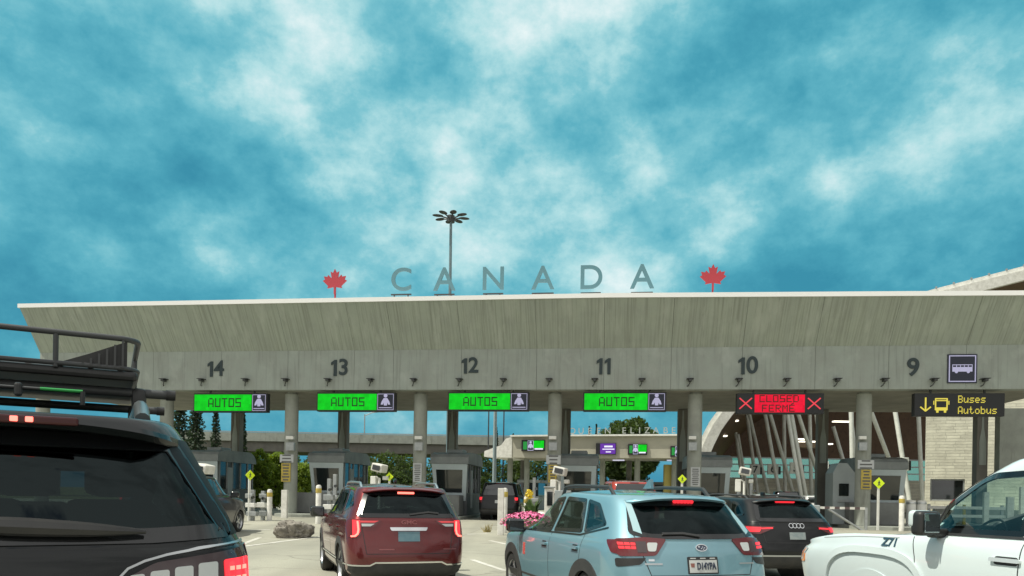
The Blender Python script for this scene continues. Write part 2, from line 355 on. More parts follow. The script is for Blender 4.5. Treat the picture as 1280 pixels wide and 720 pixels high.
# ------------------------------------------------------------------ the setting: ground, plaza, markings
def road_mat():
    m = mat('plaza concrete paving', (0.375, 0.365, 0.295), 0.9, var=((0.30, 0.295, 0.24), 0.35, 9), bump=(30, 0.25), speck=((0.24, 0.235, 0.195), 40))
    t = m.node_tree; L = t.links.new; p = t.nodes['Principled BSDF']
    src = p.inputs['Base Color'].links[0].from_socket
    tc = N(t, 'ShaderNodeTexCoord')
    nz = N(t, 'ShaderNodeTexNoise'); nz.inputs['Scale'].default_value = 0.8; nz.inputs['Detail'].default_value = 6; L(tc.outputs['Object'], nz.inputs['Vector'])
    ad = N(t, 'ShaderNodeVectorMath'); ad.operation = 'MULTIPLY_ADD'; L(nz.outputs[1], ad.inputs[0]); ad.inputs[1].default_value = (1.3, 1.3, 0); L(tc.outputs['Object'], ad.inputs[2])
    vo = N(t, 'ShaderNodeTexVoronoi'); vo.feature = 'DISTANCE_TO_EDGE'; vo.inputs['Scale'].default_value = 0.22; L(ad.outputs[0], vo.inputs['Vector'])
    cr = ramp(t, vo.outputs[0], [(0.0, (1, 1, 1)), (0.006, (0, 0, 0))])
    mp = N(t, 'ShaderNodeMapping'); mp.inputs['Rotation'].default_value = (0, 0, TH); L(tc.outputs['Object'], mp.inputs[0])
    bk = N(t, 'ShaderNodeTexBrick'); bk.inputs['Scale'].default_value = 1.0; bk.inputs['Brick Width'].default_value = 4.5; bk.inputs['Row Height'].default_value = 4.5
    bk.inputs['Mortar Size'].default_value = 0.018; bk.offset = 0.0; L(mp.outputs[0], bk.inputs['Vector'])
    f = math_node(t, 'MAXIMUM', math_node(t, 'MULTIPLY', cr, 0.65), math_node(t, 'MULTIPLY', bk.outputs['Fac'], 0.5))
    c = mix_col(t, f, src, (0.13, 0.12, 0.10, 1))
    m2 = N(t, 'ShaderNodeMapping'); m2.inputs['Scale'].default_value = (0.55, 0.05, 1); m2.inputs['Rotation'].default_value = (0, 0, R(-12)); L(tc.outputs['Object'], m2.inputs[0])
    n2 = N(t, 'ShaderNodeTexNoise'); n2.inputs['Scale'].default_value = 1.0; n2.inputs['Detail'].default_value = 5; L(m2.outputs[0], n2.inputs['Vector'])
    c = mix_col(t, math_node(t, 'MULTIPLY', ramp(t, n2.outputs[0], [(0.46, (0, 0, 0)), (0.68, (1, 1, 1))]), 0.55), c, (0.20, 0.195, 0.165, 1))
    n3 = N(t, 'ShaderNodeTexNoise'); n3.inputs['Scale'].default_value = 1.1; n3.inputs['Detail'].default_value = 3; L(tc.outputs['Object'], n3.inputs['Vector'])
    c = mix_col(t, math_node(t, 'MULTIPLY', ramp(t, n3.outputs[0], [(0.66, (0, 0, 0)), (0.74, (1, 1, 1))]), 0.55), c, (0.13, 0.125, 0.11, 1))
    L(c, p.inputs['Base Color']); return m
plaza_mat = road_mat()
grass_mat = mat('rough grass', (0.075, 0.105, 0.03), 0.95, var=((0.13, 0.13, 0.05), 0.25, 8), bump=(6, 0.5), speck=((0.05, 0.075, 0.02), 3))
def sheet(name, xs, ys, dz, m):
    bm = bmesh.new(); rows = [[bm.verts.new((x, y, gz(y) + dz)) for x in xs] for y in ys]
    for a, b in zip(rows, rows[1:]):
        for i in range(len(xs) - 1): bm.faces.new((a[i], a[i + 1], b[i + 1], b[i]))
    me = bpy.data.meshes.new(name); bm.to_mesh(me); bm.free(); o = bpy.data.objects.new(name, me); COL.objects.link(o); me.materials.append(m)
    return tag(o, kind='structure')
sheet('ground', [-3000, -90, 0, 110, 3000], [-400, -40, 14, 28, 76, 3000], 0.0, grass_mat)
sheet('plaza', [-70, 0, 90], [-38, 14, 28, 72], 0.004, plaza_mat)
line_mat = mat('worn white line paint', (0.66, 0.65, 0.60), 0.7, var=((0.46, 0.44, 0.38), 2.2, 9))
def marking(p0, p1, wd):
    p0, p1 = Vector(p0), Vector(p1); n = 10; d = (p1 - p0).normalized(); s = Vector((-d.y, d.x)) * wd / 2
    bm = bmesh.new(); prev = None
    for i in range(n + 1):
        c = p0.lerp(p1, i / n); a = c + s; b = c - s
        q = (bm.verts.new((a.x, a.y, gz(a.y) + 0.009)), bm.verts.new((b.x, b.y, gz(b.y) + 0.009)))
        if prev: bm.faces.new((prev[0], prev[1], q[1], q[0]))
        prev = q
    me = bpy.data.meshes.new('road_marking'); bm.to_mesh(me); bm.free(); o = bpy.data.objects.new('road_marking', me); COL.objects.link(o); me.materials.append(line_mat)
    return tag(o, kind='structure')
def gp(px, py):
    """ground point seen at a pixel (solved on the sloping plaza)"""
    Z = 20.0
    for _ in range(30):
        p = onground(px, Z); hor = HY + (px - HX) * math.tan(ROLL)
        Z = (EYE - gz(Z)) * FPX / max(3, (py - hor)) * 0.5 + Z * 0.5
    p = onground(px, Z); return (p.x, p.y)
marking(gp(299, 684), gp(400, 671), 0.14)
marking(gp(302, 681), gp(325, 672), 0.14)
marking(gp(298, 664), gp(338, 662), 0.13)
marking(gp(584, 668), gp(610, 667.5), 0.13)
marking(gp(612, 676), gp(640, 682), 0.14)
marking(gp(590, 700), gp(632, 714), 0.12)
marking(gp(1030, 655), gp(1100, 657), 0.12)
def island(u0, u1, d0, d1):
    r = (u1 - u0) / 2; uc = (u0 + u1) / 2; pts = []
    for k in range(9):
        a = math.pi + math.pi * k / 8; pts.append((uc + r * math.cos(a), d0 + r + r * math.sin(a)))
    pts += [(u1, d1), (u0, d1)]
    mb = MB(); mb.prism([F(a, b, 0.2) for a, b in pts], (0, 0, 0.22))
    tag(mb.build('kerb_island', conc_plain), kind='structure')
COLPX = [52, 207, 363, 524, 692, 867, 1078, 1320]
COLU = [U(p, 0.9) for p in COLPX]
for u in COLU: island(u - 0.55, u + 2.0, -0.6, 9.0)

# ------------------------------------------------------------------ the inspection canopy
UL, UR = U(47, 0), U(1330, 0)
ZB, ZF, ZT = 6.18, 8.0, 9.86
canopy = thing('border_canopy', 'long board-formed concrete canopy over the inspection lanes, with a white top edge', 'canopy', F(0, 0), -TH)
edges = [UL] + sorted(U(p, 0) for p in (104, 189, 274, 357, 440, 489, 574, 668, 752, 836, 925, 1016, 1108, 1205)) + [UR]
def ztop(u): return ZT - max(0, u - 4) * 0.012
for a, b in zip(edges, edges[1:]):
    g = 0.006; MB().box(((a + b) / 2, 0.25, (ZB + ZF) / 2), (b - a - 2 * g, 0.5, ZF - ZB - 0.006)).build('beam_panel', conc_beam, canopy)
    mb = MB(); bm = mb.bm
    n = 1; vs = []
    for u in (a + g, b - g):
        zt = ztop(u); vs.append([bm.verts.new(p) for p in ((u, 0, ZF), (u, -1.3, zt), (u, 0.5, zt), (u, 0.5, ZF))])
    for i in range(4): bm.faces.new((vs[0][i], vs[0][(i + 1) % 4], vs[1][(i + 1) % 4], vs[1][i]))
    bm.faces.new(vs[0]); bm.faces.new(vs[1]); bmesh.ops.recalc_face_normals(bm, faces=bm.faces)
    mb.build('fascia_panel', conc_slope, canopy)
mb = MB(); bm = mb.bm
vs = [[bm.verts.new(p) for p in ((u, -1.36, ztop(u) + 0.003), (u, -1.36, ztop(u) + 0.19), (u, 8.6, ztop(u) + 0.19), (u, 8.6, ztop(u) + 0.003))] for u in (UL - 0.06, 4, UR)]
for p, q in zip(vs, vs[1:]):
    for i in range(4): bm.faces.new((p[i], p[(i + 1) % 4], q[(i + 1) % 4], q[i]))
bm.faces.new(vs[0]); bm.faces.new(vs[-1]); bmesh.ops.recalc_face_normals(bm, faces=bm.faces)
mb.build('roof_edge', mat('white roof edge', (0.85, 0.85, 0.84), 0.35), canopy)
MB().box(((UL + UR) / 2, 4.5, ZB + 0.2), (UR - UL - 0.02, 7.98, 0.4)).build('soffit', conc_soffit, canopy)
MB().box(((UL + UR) / 2, 8.3, ZB + 2.1), (UR - UL - 0.02, 0.4, 3.3)).build('rear_beam', conc_plain, canopy)
for u in COLU:
    mb = MB(); mb.cyl((u, 0.9, 0.43), (u, 0.9, ZB - 0.10), 0.315, n=28); mb.cyl((u, 0.9, ZB - 0.10), (u, 0.9, ZB), 0.24, n=20)
    mb.build('column', conc_plain, canopy, smooth=True)
    if u > COLU[0] and u < COLU[-1] + 1:
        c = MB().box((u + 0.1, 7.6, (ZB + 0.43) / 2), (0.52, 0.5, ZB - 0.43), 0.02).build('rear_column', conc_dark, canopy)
        mb = MB(); mb.prism([(u - 0.06, 7.33, 3.4), (u + 0.26, 7.33, 3.4), (u + 0.26, 7.33, 4.6), (u + 0.16, 7.33, 5.2), (u + 0.13, 7.33, 6.1), (u + 0.07, 7.33, 6.1), (u + 0.04, 7.33, 5.2), (u - 0.06, 7.33, 4.6)], (0, 0.017, 0))
        mb.build('cover_plate', conc_beam, c)
MB().box((U(1300, 6.5), 6.9, (ZB + 3.0) / 2), (3.6, 0.5, ZB - 3.0)).build('end_wall', conc_plain, canopy)

# numerals on the beam
for s, px0, px1, y0, y1 in (('15', 104, 128, 454, 473), ('14', 255, 279, 452, 471), ('13', 410, 434, 450, 470), ('12', 572, 597, 448, 467), ('11', 742, 762, 448, 468), ('10', 918, 946, 447, 468), ('9', 1131, 1146, 449, 471)):
    u = (U(px0, 0) + U(px1, 0)) / 2; z = (H(px0, y0) + H(px0, y1)) / 2; h = H(px0, y0) - H(px0, y1)
    mb = MB(); wds = [0.50 if ch == '1' else 0.70 for ch in s]; x_ = -h * (sum(wds)) / 2
    for ch, wd_ in zip(s, wds):
        if ch == '1':
            q = [(.22, -.5), (.42, -.5), (.42, .5), (.27, .5), (.05, .34), (.05, .17), (.22, .27)]
            mb.prism([(x_ + a_ * h, 0.02, b_ * h) for a_, b_ in q], (0, -0.04, 0))
        else: text_mesh(mb, ch, h * 1.40, Matrix.Translation((x_ + wd_ * h / 2, 0, 0)), 0.02, 0.018)
        x_ += wd_ * h
    o = mb.build('lane_number', number_paint); o.location = F(u, -0.021, z); o.rotation_euler = (0, 0, -TH)
    tag(o, 'dark lane number %s standing on the concrete canopy beam' % s, 'lane number', 'lane numbers on the canopy beam')

# roof lettering and leaves
for ch, px0, px1, y0, y1, which in (('C', 485, 509, 337, 366, 'letter C, first of the word beside the left maple leaf'), ('A', 539, 563, 336.5, 366, 'letter A in front of the tall light mast'), ('N', 600, 624, 335.5, 365, 'letter N, the only one of its kind in the word'),
        ('A', 661, 687, 334.5, 364.5, 'letter A between the N and the D'), ('D', 722, 746, 333.5, 364, 'letter D, next to last in the word'), ('A', 785, 811, 332.5, 363.5, 'letter A, last in the word on the maple leaf side')):
    d = 0.55; u = (U(px0, d) + U(px1, d)) / 2; zb = H(px0, y1 - 1, d); h = H(px0, y0, d) - zb
    r = thing('roof_letter', 'grey roof ' + which, 'roof letter', F(u, d, zb), -TH, 'letters of the roof sign')
    mb = MB(); text_mesh(mb, ch, h * 1.43, Matrix.Translation((0, 0, h / 2)), 0.05, 0.010); mb.build('letter_body', letter_grey, r)
    wd = U(px1, d) - U(px0, d)
    mb = MB(); mb.box((0, 0.02, -0.12), (wd * 1.05, 0.07, 0.06)); mb.build('base_rail', dark_grey, r)
    zr = ztop(u) + 0.15 - zb
    for s_ in (-1, 1): MB().box((s_ * wd * 0.36, 0.02, (zr - 0.15) / 2), (0.05, 0.05, -0.15 - zr)).build('foot', dark_grey, r)
LEAF = [(0, 1.0), (.10, .80), (.235, .87), (.17, .52), (.36, .70), (.40, .60), (.60, .63), (.54, .46), (.66, .40), (.36, .13), (.40, .02), (.05, .08), (.045, -.28), (-.045, -.28)]
LEAF += [(-x, y) for x, y in reversed(LEAF[1:12])]
for px0, px1, y0, y1, ww in ((399, 429, 337, 361, 'left of the letter C'), (870, 903, 331, 356, 'right of the last letter A')):
    d = 0.55; u = (U(px0, d) + U(px1, d)) / 2; zb = H(px0, y1, d); wd = U(px1, d) - U(px0, d); k = wd / 1.32; kz = (H(px0, y0, d) - zb) / 0.98
    r = thing('maple_leaf', 'red maple leaf on the canopy roof, ' + ww, 'leaf emblem', F(u, d, zb), -TH, 'maple leaves on the roof')
    MB().prism([(x * k, -0.03, y * kz) for x, y in LEAF], (0, 0.06, 0)).build('leaf', maple_red, r)
    zr = ztop(u) + 0.15 - zb
    MB().box((0, 0.06, zr + 0.12), (wd * 0.85, 0.08, 0.05)).build('base_rail', dark_grey, r)
    MB().box((0, 0.06, (zr + 0.1) / 2), (0.07, 0.06, 0.1 - zr)).build('post', maple_red, r)

# cameras on the beam
def beam_camera(px, py, where):
    u = U(px, -0.1); z = H(px, py)
    r = thing('lane_camera', 'small dark camera low on the beam, ' + where, 'camera', F(u, 0, z), -TH, 'small cameras along the canopy beam')
    MB().box((0, -0.16, 0.03), (0.13, 0.32, 0.10), 0.02).build('camera_body', dark_grey, r)
    MB().box((0, -0.16, 0.10), (0.30, 0.34, 0.025)).build('sun_hood', dark_grey, r)
    MB().tube([(0, -0.15, -0.05), (-0.05, -0.10, -0.16), (-0.10, 0.0, -0.2)], 0.022).build('bracket', dark_grey, r)
cams = [(203, 'left of lane number 14'), (250, 'just under lane number 14'), (305, 'right of lane number 14'), (355, 'above the column left of lane 13'), (408, 'under the left edge of lane number 13'), (461, 'right of lane number 13'), (515, 'above the column left of lane 12'),
        (572, 'under the left edge of lane number 12'), (627, 'right of lane number 12'), (684, 'above the column left of lane 11'), (741, 'under the left edge of lane number 11'), (800, 'right of lane number 11'), (860, 'above the column left of lane 10'), (921, 'under the left edge of lane number 10'), (981, 'right of lane number 10'), (1044, 'left of the column beside lane 9'), (1103, 'left of lane number 9'), (1165, 'between lane number 9 and the coach sign'), (1228, 'right of the coach sign')]
for px, wh in cams: beam_camera(px, 477, wh)

# ------------------------------------------------------------------ overhead lane signs
def person_icon(mb, x, z, s, y):
    b = bmesh.new(); bmesh.ops.create_circle(b, cap_ends=True, segments=14, radius=0.13 * s)
    mb._join(b, Matrix.Translation((x, y, z + 0.36 * s)) @ Matrix.Rotation(R(90), 4, 'X'))
    mb.prism([(x - .12 * s, y, z + .2 * s), (x + .12 * s, y, z + .2 * s), (x + .26 * s, y, z - .02 * s), (x + .33 * s, y, z - .24 * s), (x + .18 * s, y, z - .24 * s), (x + .14 * s, y, z - .10 * s), (x + .10 * s, y, z - .30 * s),
              (x - .10 * s, y, z - .30 * s), (x - .14 * s, y, z - .10 * s), (x - .18 * s, y, z - .24 * s), (x - .33 * s, y, z - .24 * s), (x - .26 * s, y, z - .02 * s)], (0, -0.004, 0))
def sign_root(px0, px1, y0, y1, label, grp='overhead lane display signs'):
    d = 0.1; u0, u1 = U(px0, d), U(px1, d); z0, z1 = H(px0, y1, d), H(px0, y0, d)
    r = thing('lane_display_sign', label, 'display sign', F((u0 + u1) / 2, d, (z0 + z1) / 2), -TH, grp)
    w_, h_ = u1 - u0, z1 - z0
    MB().box((0, 0.16, 0), (w_, 0.32, h_), 0.015).build('housing', led_black, r)
    zt = ZB - (z0 + z1) / 2
    for s_ in (-1, 1):
        if zt > h_ / 2 + 0.02: MB().box((s_ * w_ * 0.3, 0.2, (zt + h_ / 2) / 2), (0.07, 0.07, zt - h_ / 2)).build('hanger', dark_grey, r)
    return r, w_, h_
def autos(px0, px1, y0, y1, pane, n):
    r, w_, h_ = sign_root(px0, px1, y0, y1, 'green lit display reading AUTOS with traveller pictogram, hung by lane number ' + n)
    gx0 = -w_ / 2 + 0.05; gx1 = w_ / 2 * (pane * 2 - 1); gh = h_ - 0.13
    MB().box(((gx0 + gx1) / 2, -0.004, 0), (gx1 - gx0, 0.008, gh)).build('lit_panel', led_green, r)
    th = gh * 0.56; wc = th * 0.80; x = (gx0 + gx1) / 2 - wc * 2.5 + 0.07 + (0.05 if n == '14' else 0)
    mb = MB(); pixel_text(mb, 'AUTOS', x, -th / 2, th, -0.009, wc); mb.build('lettering', led_text, r)
    px_ = (gx1 + 0.03 + w_ / 2 - 0.06) / 2; pw = w_ / 2 - 0.06 - gx1 - 0.05
    p = MB().box((px_, -0.004, 0), (pw, 0.008, gh)).build('pictogram_panel', navy, r)
    fr = MB()
    for s_ in (-1, 1):
        fr.box((px_ + s_ * (pw / 2 - 0.015), -0.011, 0), (0.022, 0.006, gh)); fr.box((px_, -0.011, s_ * (gh / 2 - 0.011)), (pw - 0.06, 0.006, 0.022))
    fr.build('pictogram_frame', lilac, p)
    ic = MB(); person_icon(ic, px_, 0.04, gh * 0.92, -0.010); ic.box((px_, -0.011, -gh * 0.36), (pw * 0.8, 0.006, 0.035)); ic.build('traveller_icon', lilac, p)
autos(240, 332, 491.5, 515, 0.79, '14'); autos(394, 492, 490.5, 514, 0.765, '13'); autos(558, 659, 490, 513.5, 0.77, '12'); autos(727, 831, 490, 514, 0.775, '11')
r, w_, h_ = sign_root(919, 1028, 491.5, 517, 'red lit display reading CLOSED FERMÉ between two red crosses, below number 10')
gh = h_ - 0.12; gw = w_ * 0.575
MB().box((-0.02, -0.004, 0), (gw, 0.008, gh)).build('lit_panel', led_red, r)
mb = MB(); th = gh * 0.40; wc = th * 0.92; pixel_text(mb, 'CLOSED', -wc * 3 - 0.02, gh * 0.07, th, -0.009, wc); pixel_text(mb, 'FERMÉ', -wc * 2.6 - 0.02, -gh * 0.47, th, -0.009, wc); mb.box((wc * 1.82, -0.012, -gh * 0.012), (th * 0.42, 0.006, gh * 0.055), rot=Matrix.Rotation(R(-30), 3, 'Y')); mb.build('lettering', led_text, r)
for s_ in (-1, 1):
    mb = MB(); cx = s_ * w_ * 0.393 - 0.015
    for a in (-1, 1): mb.box((cx, -0.006 - 0.002 * a, 0), (gh * 0.92, 0.004, 0.055), rot=Matrix.Rotation(a * R(42), 3, 'Y'))
    mb.build('red_cross', led_redx, r)
r, w_, h_ = sign_root(1141, 1254, 491.5, 520, 'black display with yellow lettering Buses Autobus, a down arrow and a bus')
th = h_ * 0.32
for wd_, zz_ in (('Buses', h_ * 0.08), ('Autobus', -h_ * 0.40)):
    for q_, ch in enumerate(wd_): mb = MB(); pixel_text(mb, ch, -0.02 * w_ + 0.02 + q_ * th * 0.72, zz_, th, -0.004, th * 0.72, 0.8); mb.build('letter', led_yellow, r)
mb = MB(); ax = -w_ * 0.375; mb.box((ax, -0.004, 0.02), (0.06, 0.008, h_ * 0.58))
for s_ in (-1, 1): mb.box((ax + s_ * 0.1, -0.004, -h_ * 0.19), (0.28, 0.007, 0.055), rot=Matrix.Rotation(-s_ * R(40), 3, 'Y'))
mb.build('arrow', led_yellow, r)
mb = MB(); bx = -w_ * 0.20; bw = h_ * 0.56; bh = h_ * 0.52
for s_ in (-1, 1):
    mb.box((bx + s_ * bw * 0.42, -0.004, 0.02), (0.05, 0.008, bh)); mb.box((bx + s_ * bw * 0.28, -0.004, -bh * 0.58), (0.09, 0.008, 0.09)); mb.box((bx + s_ * bw * 0.55, -0.004, 0.08), (0.035, 0.008, 0.16))
mb.box((bx, -0.004, bh * 0.5), (bw * 0.88, 0.0078, 0.05)); mb.box((bx, -0.004, -bh * 0.36), (bw * 0.82, 0.0076, bh * 0.26)); mb.box((bx, -0.0045, bh * 0.34), (bw * 0.8, 0.007, 0.04))
mb.build('bus_icon', led_yellow, r)
# square coach sign on the beam
u0, u1 = U(1181, 0), U(1218, 0); z0, z1 = H(1181, 479), H(1181, 443)
r = thing('coach_sign', 'square dark navy sign with a pale coach pictogram on the canopy beam', 'sign', F((u0 + u1) / 2, 0, (z0 + z1) / 2), -TH)
s_ = u1 - u0; hh = z1 - z0
MB().box((0, -0.025, 0), (s_, 0.044, hh), 0.004).build('plate', navy, r)
mb = MB()
for q in (-1, 1):
    mb.box((q * (s_ / 2 - 0.07), -0.050, 0), (0.04, 0.006, hh - 0.1)); mb.box((0, -0.050, q * (hh / 2 - 0.07)), (s_ - 0.18, 0.006, 0.04))
mb.build('border', lilac, r)
mb = MB(); mb.box((0, -0.049, -0.03), (s_ * 0.68, 0.005, 0.19), 0.002); mb.box((0, -0.049, 0.155), (s_ * 0.68, 0.005, 0.03))
for k in range(6): mb.box((-s_ * 0.33 + k * s_ * 0.132, -0.049, 0.10), (0.025, 0.005, 0.10))
for k in (-1, 1): mb.cyl((k * s_ * 0.2, -0.048, -0.13), (k * s_ * 0.2, -0.054, -0.13), 0.062, n=14)
mb.build('coach_icon', lilac, r)

# ------------------------------------------------------------------ inspection booths
def booth(u, d, label, rooflike=True):
    r = thing('inspection_booth', label, 'booth', F(u, d, 0.42), -TH, 'inspection booths along the islands')
    wd, ln = 1.75, 3.9
    MB().box((wd / 2, ln / 2 + 0.05, 0.55), (wd - 0.04, ln - 0.2, 1.10), 0.02).build('base_wall', mat('slate grey plinth', (0.13, 0.145, 0.15), 0.65, var=((0.10, 0.11, 0.115), 1.5, 6)), r)
    # leaning front panel, wider at its top
    fp = MB(); x0, x1 = -0.02, wd + 0.02
    fp.prism([(x0, -0.10, 2.52), (x1, -0.10, 2.52), (x1 - 0.10, 0.12, 0.72), (x0 + 0.16, 0.12, 0.72)], (0, 0.08, 0)); f = fp.build('front_panel', light_panel, r)
    sl = 0.22 / 1.8
    def fy(z): return -0.10 + (2.52 - z) * sl
    MB().prism([(0.20, fy(2.24) - 0.012, 2.24), (wd - 0.22, fy(2.24) - 0.012, 2.24), (wd - 0.26, fy(1.12) - 0.012, 1.12), (0.27, fy(1.12) - 0.012, 1.12)], (0, 0.014, 0)).build('front_window', dark_glass, f)
    MB().box((wd / 2, 0.04, 1.0), (wd * 0.7, 0.05, 0.03)).build('ledge', galv, f)
    # side glazing between slim posts
    for sx, nm in ((wd - 0.07, 1), (0.07, -1)):
        MB().box((sx, ln / 2 + 0.10, 1.82), (0.05, ln - 0.5, 1.40)).build('side_window', dark_glass, r)
        for yy in (0.24, 1.0, 1.55, 2.4, 3.2, ln - 0.12): MB().box((sx + nm * 0.02, yy, 1.82), (0.10, 0.09, 1.42), 0.01).build('post', grey_roof, r)
        MB().box((sx + nm * 0.045, 1.28, 1.30), (0.05, 0.46, 1.9)).build('door', grey_panel, r)
    MB().box((wd / 2, ln - 0.05, 1.82), (wd - 0.26, 0.05, 1.40)).build('rear_panel', grey_panel, r)
    prof = [(-0.14, 2.53), (-0.14, 2.86), (-0.02, 3.0)]
    for k in range(9):
        a = math.pi * (0.5 - 0.5 * k / 8); prof.append((ln - 0.75 + 0.85 * math.cos(a), 2.53 + 0.62 * math.sin(a)))
    prof.insert(3, (0.7, 3.12))
    MB().prism([(-0.08, y, z) for y, z in prof], (wd + 0.16, 0, 0)).build('roof', grey_roof, r)
    MB().box((wd / 2, 1.7, 3.20), (0.8, 1.1, 0.22), 0.04).build('roof_unit', grey_panel, r)
    return r
BL = {0: 'lane 15', 1: 'lane 14', 2: 'lane 13', 3: 'lane 12', 4: 'lane 11', 5: 'lane 10'}
bdesc = {1: 'grey inspection booth of lane 14 beside the bright green bushes, leftmost in view', 2: 'grey inspection booth just right of the column with the yellow notice, lane 13',
         3: 'grey inspection booth with a pale front beside the dark van, lane 12', 4: 'grey inspection booth beside the column left of the purple display, lane 11', 5: 'grey inspection booth at the closed lane 10, in front of the curved hall'}
for i in (1, 2, 3, 4, 5):
    booth(COLU[i] + 0.12 - (0.0 if i > 1 else 0.3), 2.9, bdesc[i])
booth(U(1078, 3.2) + 0.1, 3.2, 'grey inspection booth of the bus lane behind the right column with the yellow notice')
COLN = {363: 'column left of the bright booth of lane thirteen', 524: 'column above the maroon car', 692: 'column behind the pink flowers', 867: 'column left of the curved hall', 1080: 'column at the bus lane'}
# crash walls ahead of the booths
for i, px in enumerate((207, 363, 524, 692, 867, 1078)):
    u = COLU[i + 1]
    o = MB().box((0.72, 0.65, 0.5), (2.1, 1.1, 1.0), 0.05).build('crash_wall', mat('crash wall concrete', (0.19, 0.20, 0.195), 0.85, var=((0.15, 0.155, 0.15), 1.8, 7), bump=(15, 0.3)))
    o.location = F(u, 1.45, 0.42); o.rotation_euler = (0, 0, -TH)
    tag(o, 'low grey concrete crash wall behind the %s' % ('far left column under number fourteen', *[COLN[q] for q in (363, 524, 692, 867, 1080)])[i], 'crash wall', 'crash walls ahead of the booths')
# tall kiosk panel left of the bus lane
r = thing('kiosk', 'tall pale grey kiosk with peaked top and small screen, left of the bus column', 'kiosk', F(U(1041, 2.2), 2.2, 0.42), -TH)
kw = U(1073, 2.2) - U(1041, 2.2)
MB().prism([(0, 0, 0), (kw, 0, 0), (kw, 0, 2.1), (kw * 0.55, 0, 2.75), (kw * 0.2, 0, 2.75), (0, 0, 2.3)], (0, 1.2, 0)).build('cabinet', grey_panel, r)
MB().box((kw * 0.42, -0.02, 1.55), (0.42, 0.04, 0.55)).build('screen', dark_glass, r)
MB().box((kw * 0.42, -0.03, 1.05), (0.5, 0.06, 0.12), 0.01).build('shelf', galv, r)

# ------------------------------------------------------------------ notices and boxes on the columns
def plate(name, px0, px1, y0, y1, d, m, label, cat, marks=None, th=0.03):
    u0, u1 = U(px0, d), U(px1, d); z0, z1 = H(px0, y1, d), H(px0, y0, d)
    r = thing(name, label, cat, F((u0 + u1) / 2, d, (z0 + z1) / 2), -TH)
    w_, h_ = u1 - u0, z1 - z0
    MB().box((0, th / 2, 0), (w_, th, h_), 0.004).build('panel', m, r)
    if marks:
        mb = MB(); rnd = random.Random(int(px0))
        for k in range(marks):
            zz = h_ * (0.40 - 0.8 * k / max(1, marks - 1)); ww = w_ * rnd.uniform(0.5, 0.8)
            mb.box((0, -0.003, zz), (ww, 0.004, h_ * 0.45 / marks))
        mb.build('printed_lines', mat('sign print', (0.10, 0.10, 0.10), 0.6), r)
    return r
pale = mat('pale notice', (0.50, 0.52, 0.52), 0.5, var=((0.43, 0.45, 0.46), 3, 4))
plate('notice_board', 349, 366, 568, 578, 0.55, pale, 'wide pale notice above the yellow one, near the bright green bushes', 'notice', 3)
plate('notice_board', 351, 362.5, 579, 602, 0.55, mustard, 'tall faded yellow notice near the bright green bushes', 'notice', 6)
plate('notice_board', 516, 526.5, 579, 602.5, 0.55, pale, 'tall pale notice with fine print on the column above the maroon car', 'notice', 9)
plate('notice_board', 682, 700, 569, 580, 0.55, pale, 'wide pale notice above a white camera, on the column behind the pink flowers', 'notice', 3)
plate('notice_board', 685, 696, 581, 603, 0.55, mustard, 'tall faded yellow notice half behind a white camera, near the pink flowers', 'notice', 6)
plate('notice_board', 863, 874.5, 584, 608, 0.55, pale, 'tall pale notice with fine print on the column left of the curved hall', 'notice', 9)
plate('notice_board', 1071.5, 1092, 575, 586, 0.55, pale, 'wide pale grey notice above the yellow one on the bus lane column', 'notice', 3)
plate('notice_board', 1076, 1089, 587, 611.5, 0.55, mustard, 'tall faded yellow notice on the bus lane column', 'notice', 6)
for px, wh in COLN.items():
    k = 0 if px != 1080 else 0
    r = plate('junction_box', px - 7, px + 2, 545, 549, 0.42, white_metal, 'thin white fitting high on the %s' % wh, 'fitting', None, 0.16)
    r = plate('junction_box', px - 7, px + 3, 553, 563, 0.40, galv, 'square grey junction box on the %s' % wh, 'junction box', None, 0.18)

# ------------------------------------------------------------------ posts, cameras and signs in the lanes
def bollard(px, Z, h, label, r_=0.10, cap=True):
    p = onground(px, Z); r = thing('bollard', label, 'bollard', p, 0, 'white bollards by the lanes')
    mb = MB(); mb.lathe([(r_, 0), (r_, h - 0.06), (r_ * 0.75, h - 0.015), (r_ * 0.3, h)], n=18); mb.build('post', white_paint, r, smooth=True)
    if cap: MB().lathe([(r_ + 0.006, h - 0.30), (r_ + 0.008, h - 0.29), (r_ + 0.008, h - 0.14), (r_ + 0.006, h - 0.13)], n=18).build('reflective_band', mustard, r, smooth=True)
bollard(336.5, 29.4, 1.26, 'white round bollard with a yellow band left of the square white post')
bollard(397.5, 27.5, 1.46, 'white round bollard with a yellow band beside the mirror of the maroon car')
bollard(630.5, 24.6, 1.50, 'white round bollard with a yellow band half behind the flat white post', 0.085)
bollard(1126.8, 30.0, 1.45, 'white round bollard with a yellow band left of the white pickup mirror')
bollard(657, 33.0, 1.15, 'white round bollard behind the yellow flowers', 0.09)
bollard(643.5, 36.0, 1.0, 'thin pale bollard between the dark van and the yellow flowers', 0.07, False)
def square_post(px, Z, h, label, sx=0.20):
    p = onground(px, Z); o = MB().box((0, 0, h / 2), (sx, 0.16, h), 0.012).build('square_post', white_paint); o.location = p; o.rotation_euler = (0, 0, R(-6))
    tag(o, label, 'post')
square_post(355.4, 32.4, 1.24, 'square white post standing right of the round bollard at lane 13', 0.26)
square_post(1232, 33.5, 1.7, 'tall white post seen behind the windscreen pillar of the pickup', 0.22); square_post(1262, 34.5, 1.5, 'white post seen through the pickup side window', 0.30); square_post(1278, 31, 1.9, 'white post rightmost of those behind the pickup', 0.24)
square_post(625.5, 23.6, 1.50, 'flat white post beside the pink flower planter', 0.19)
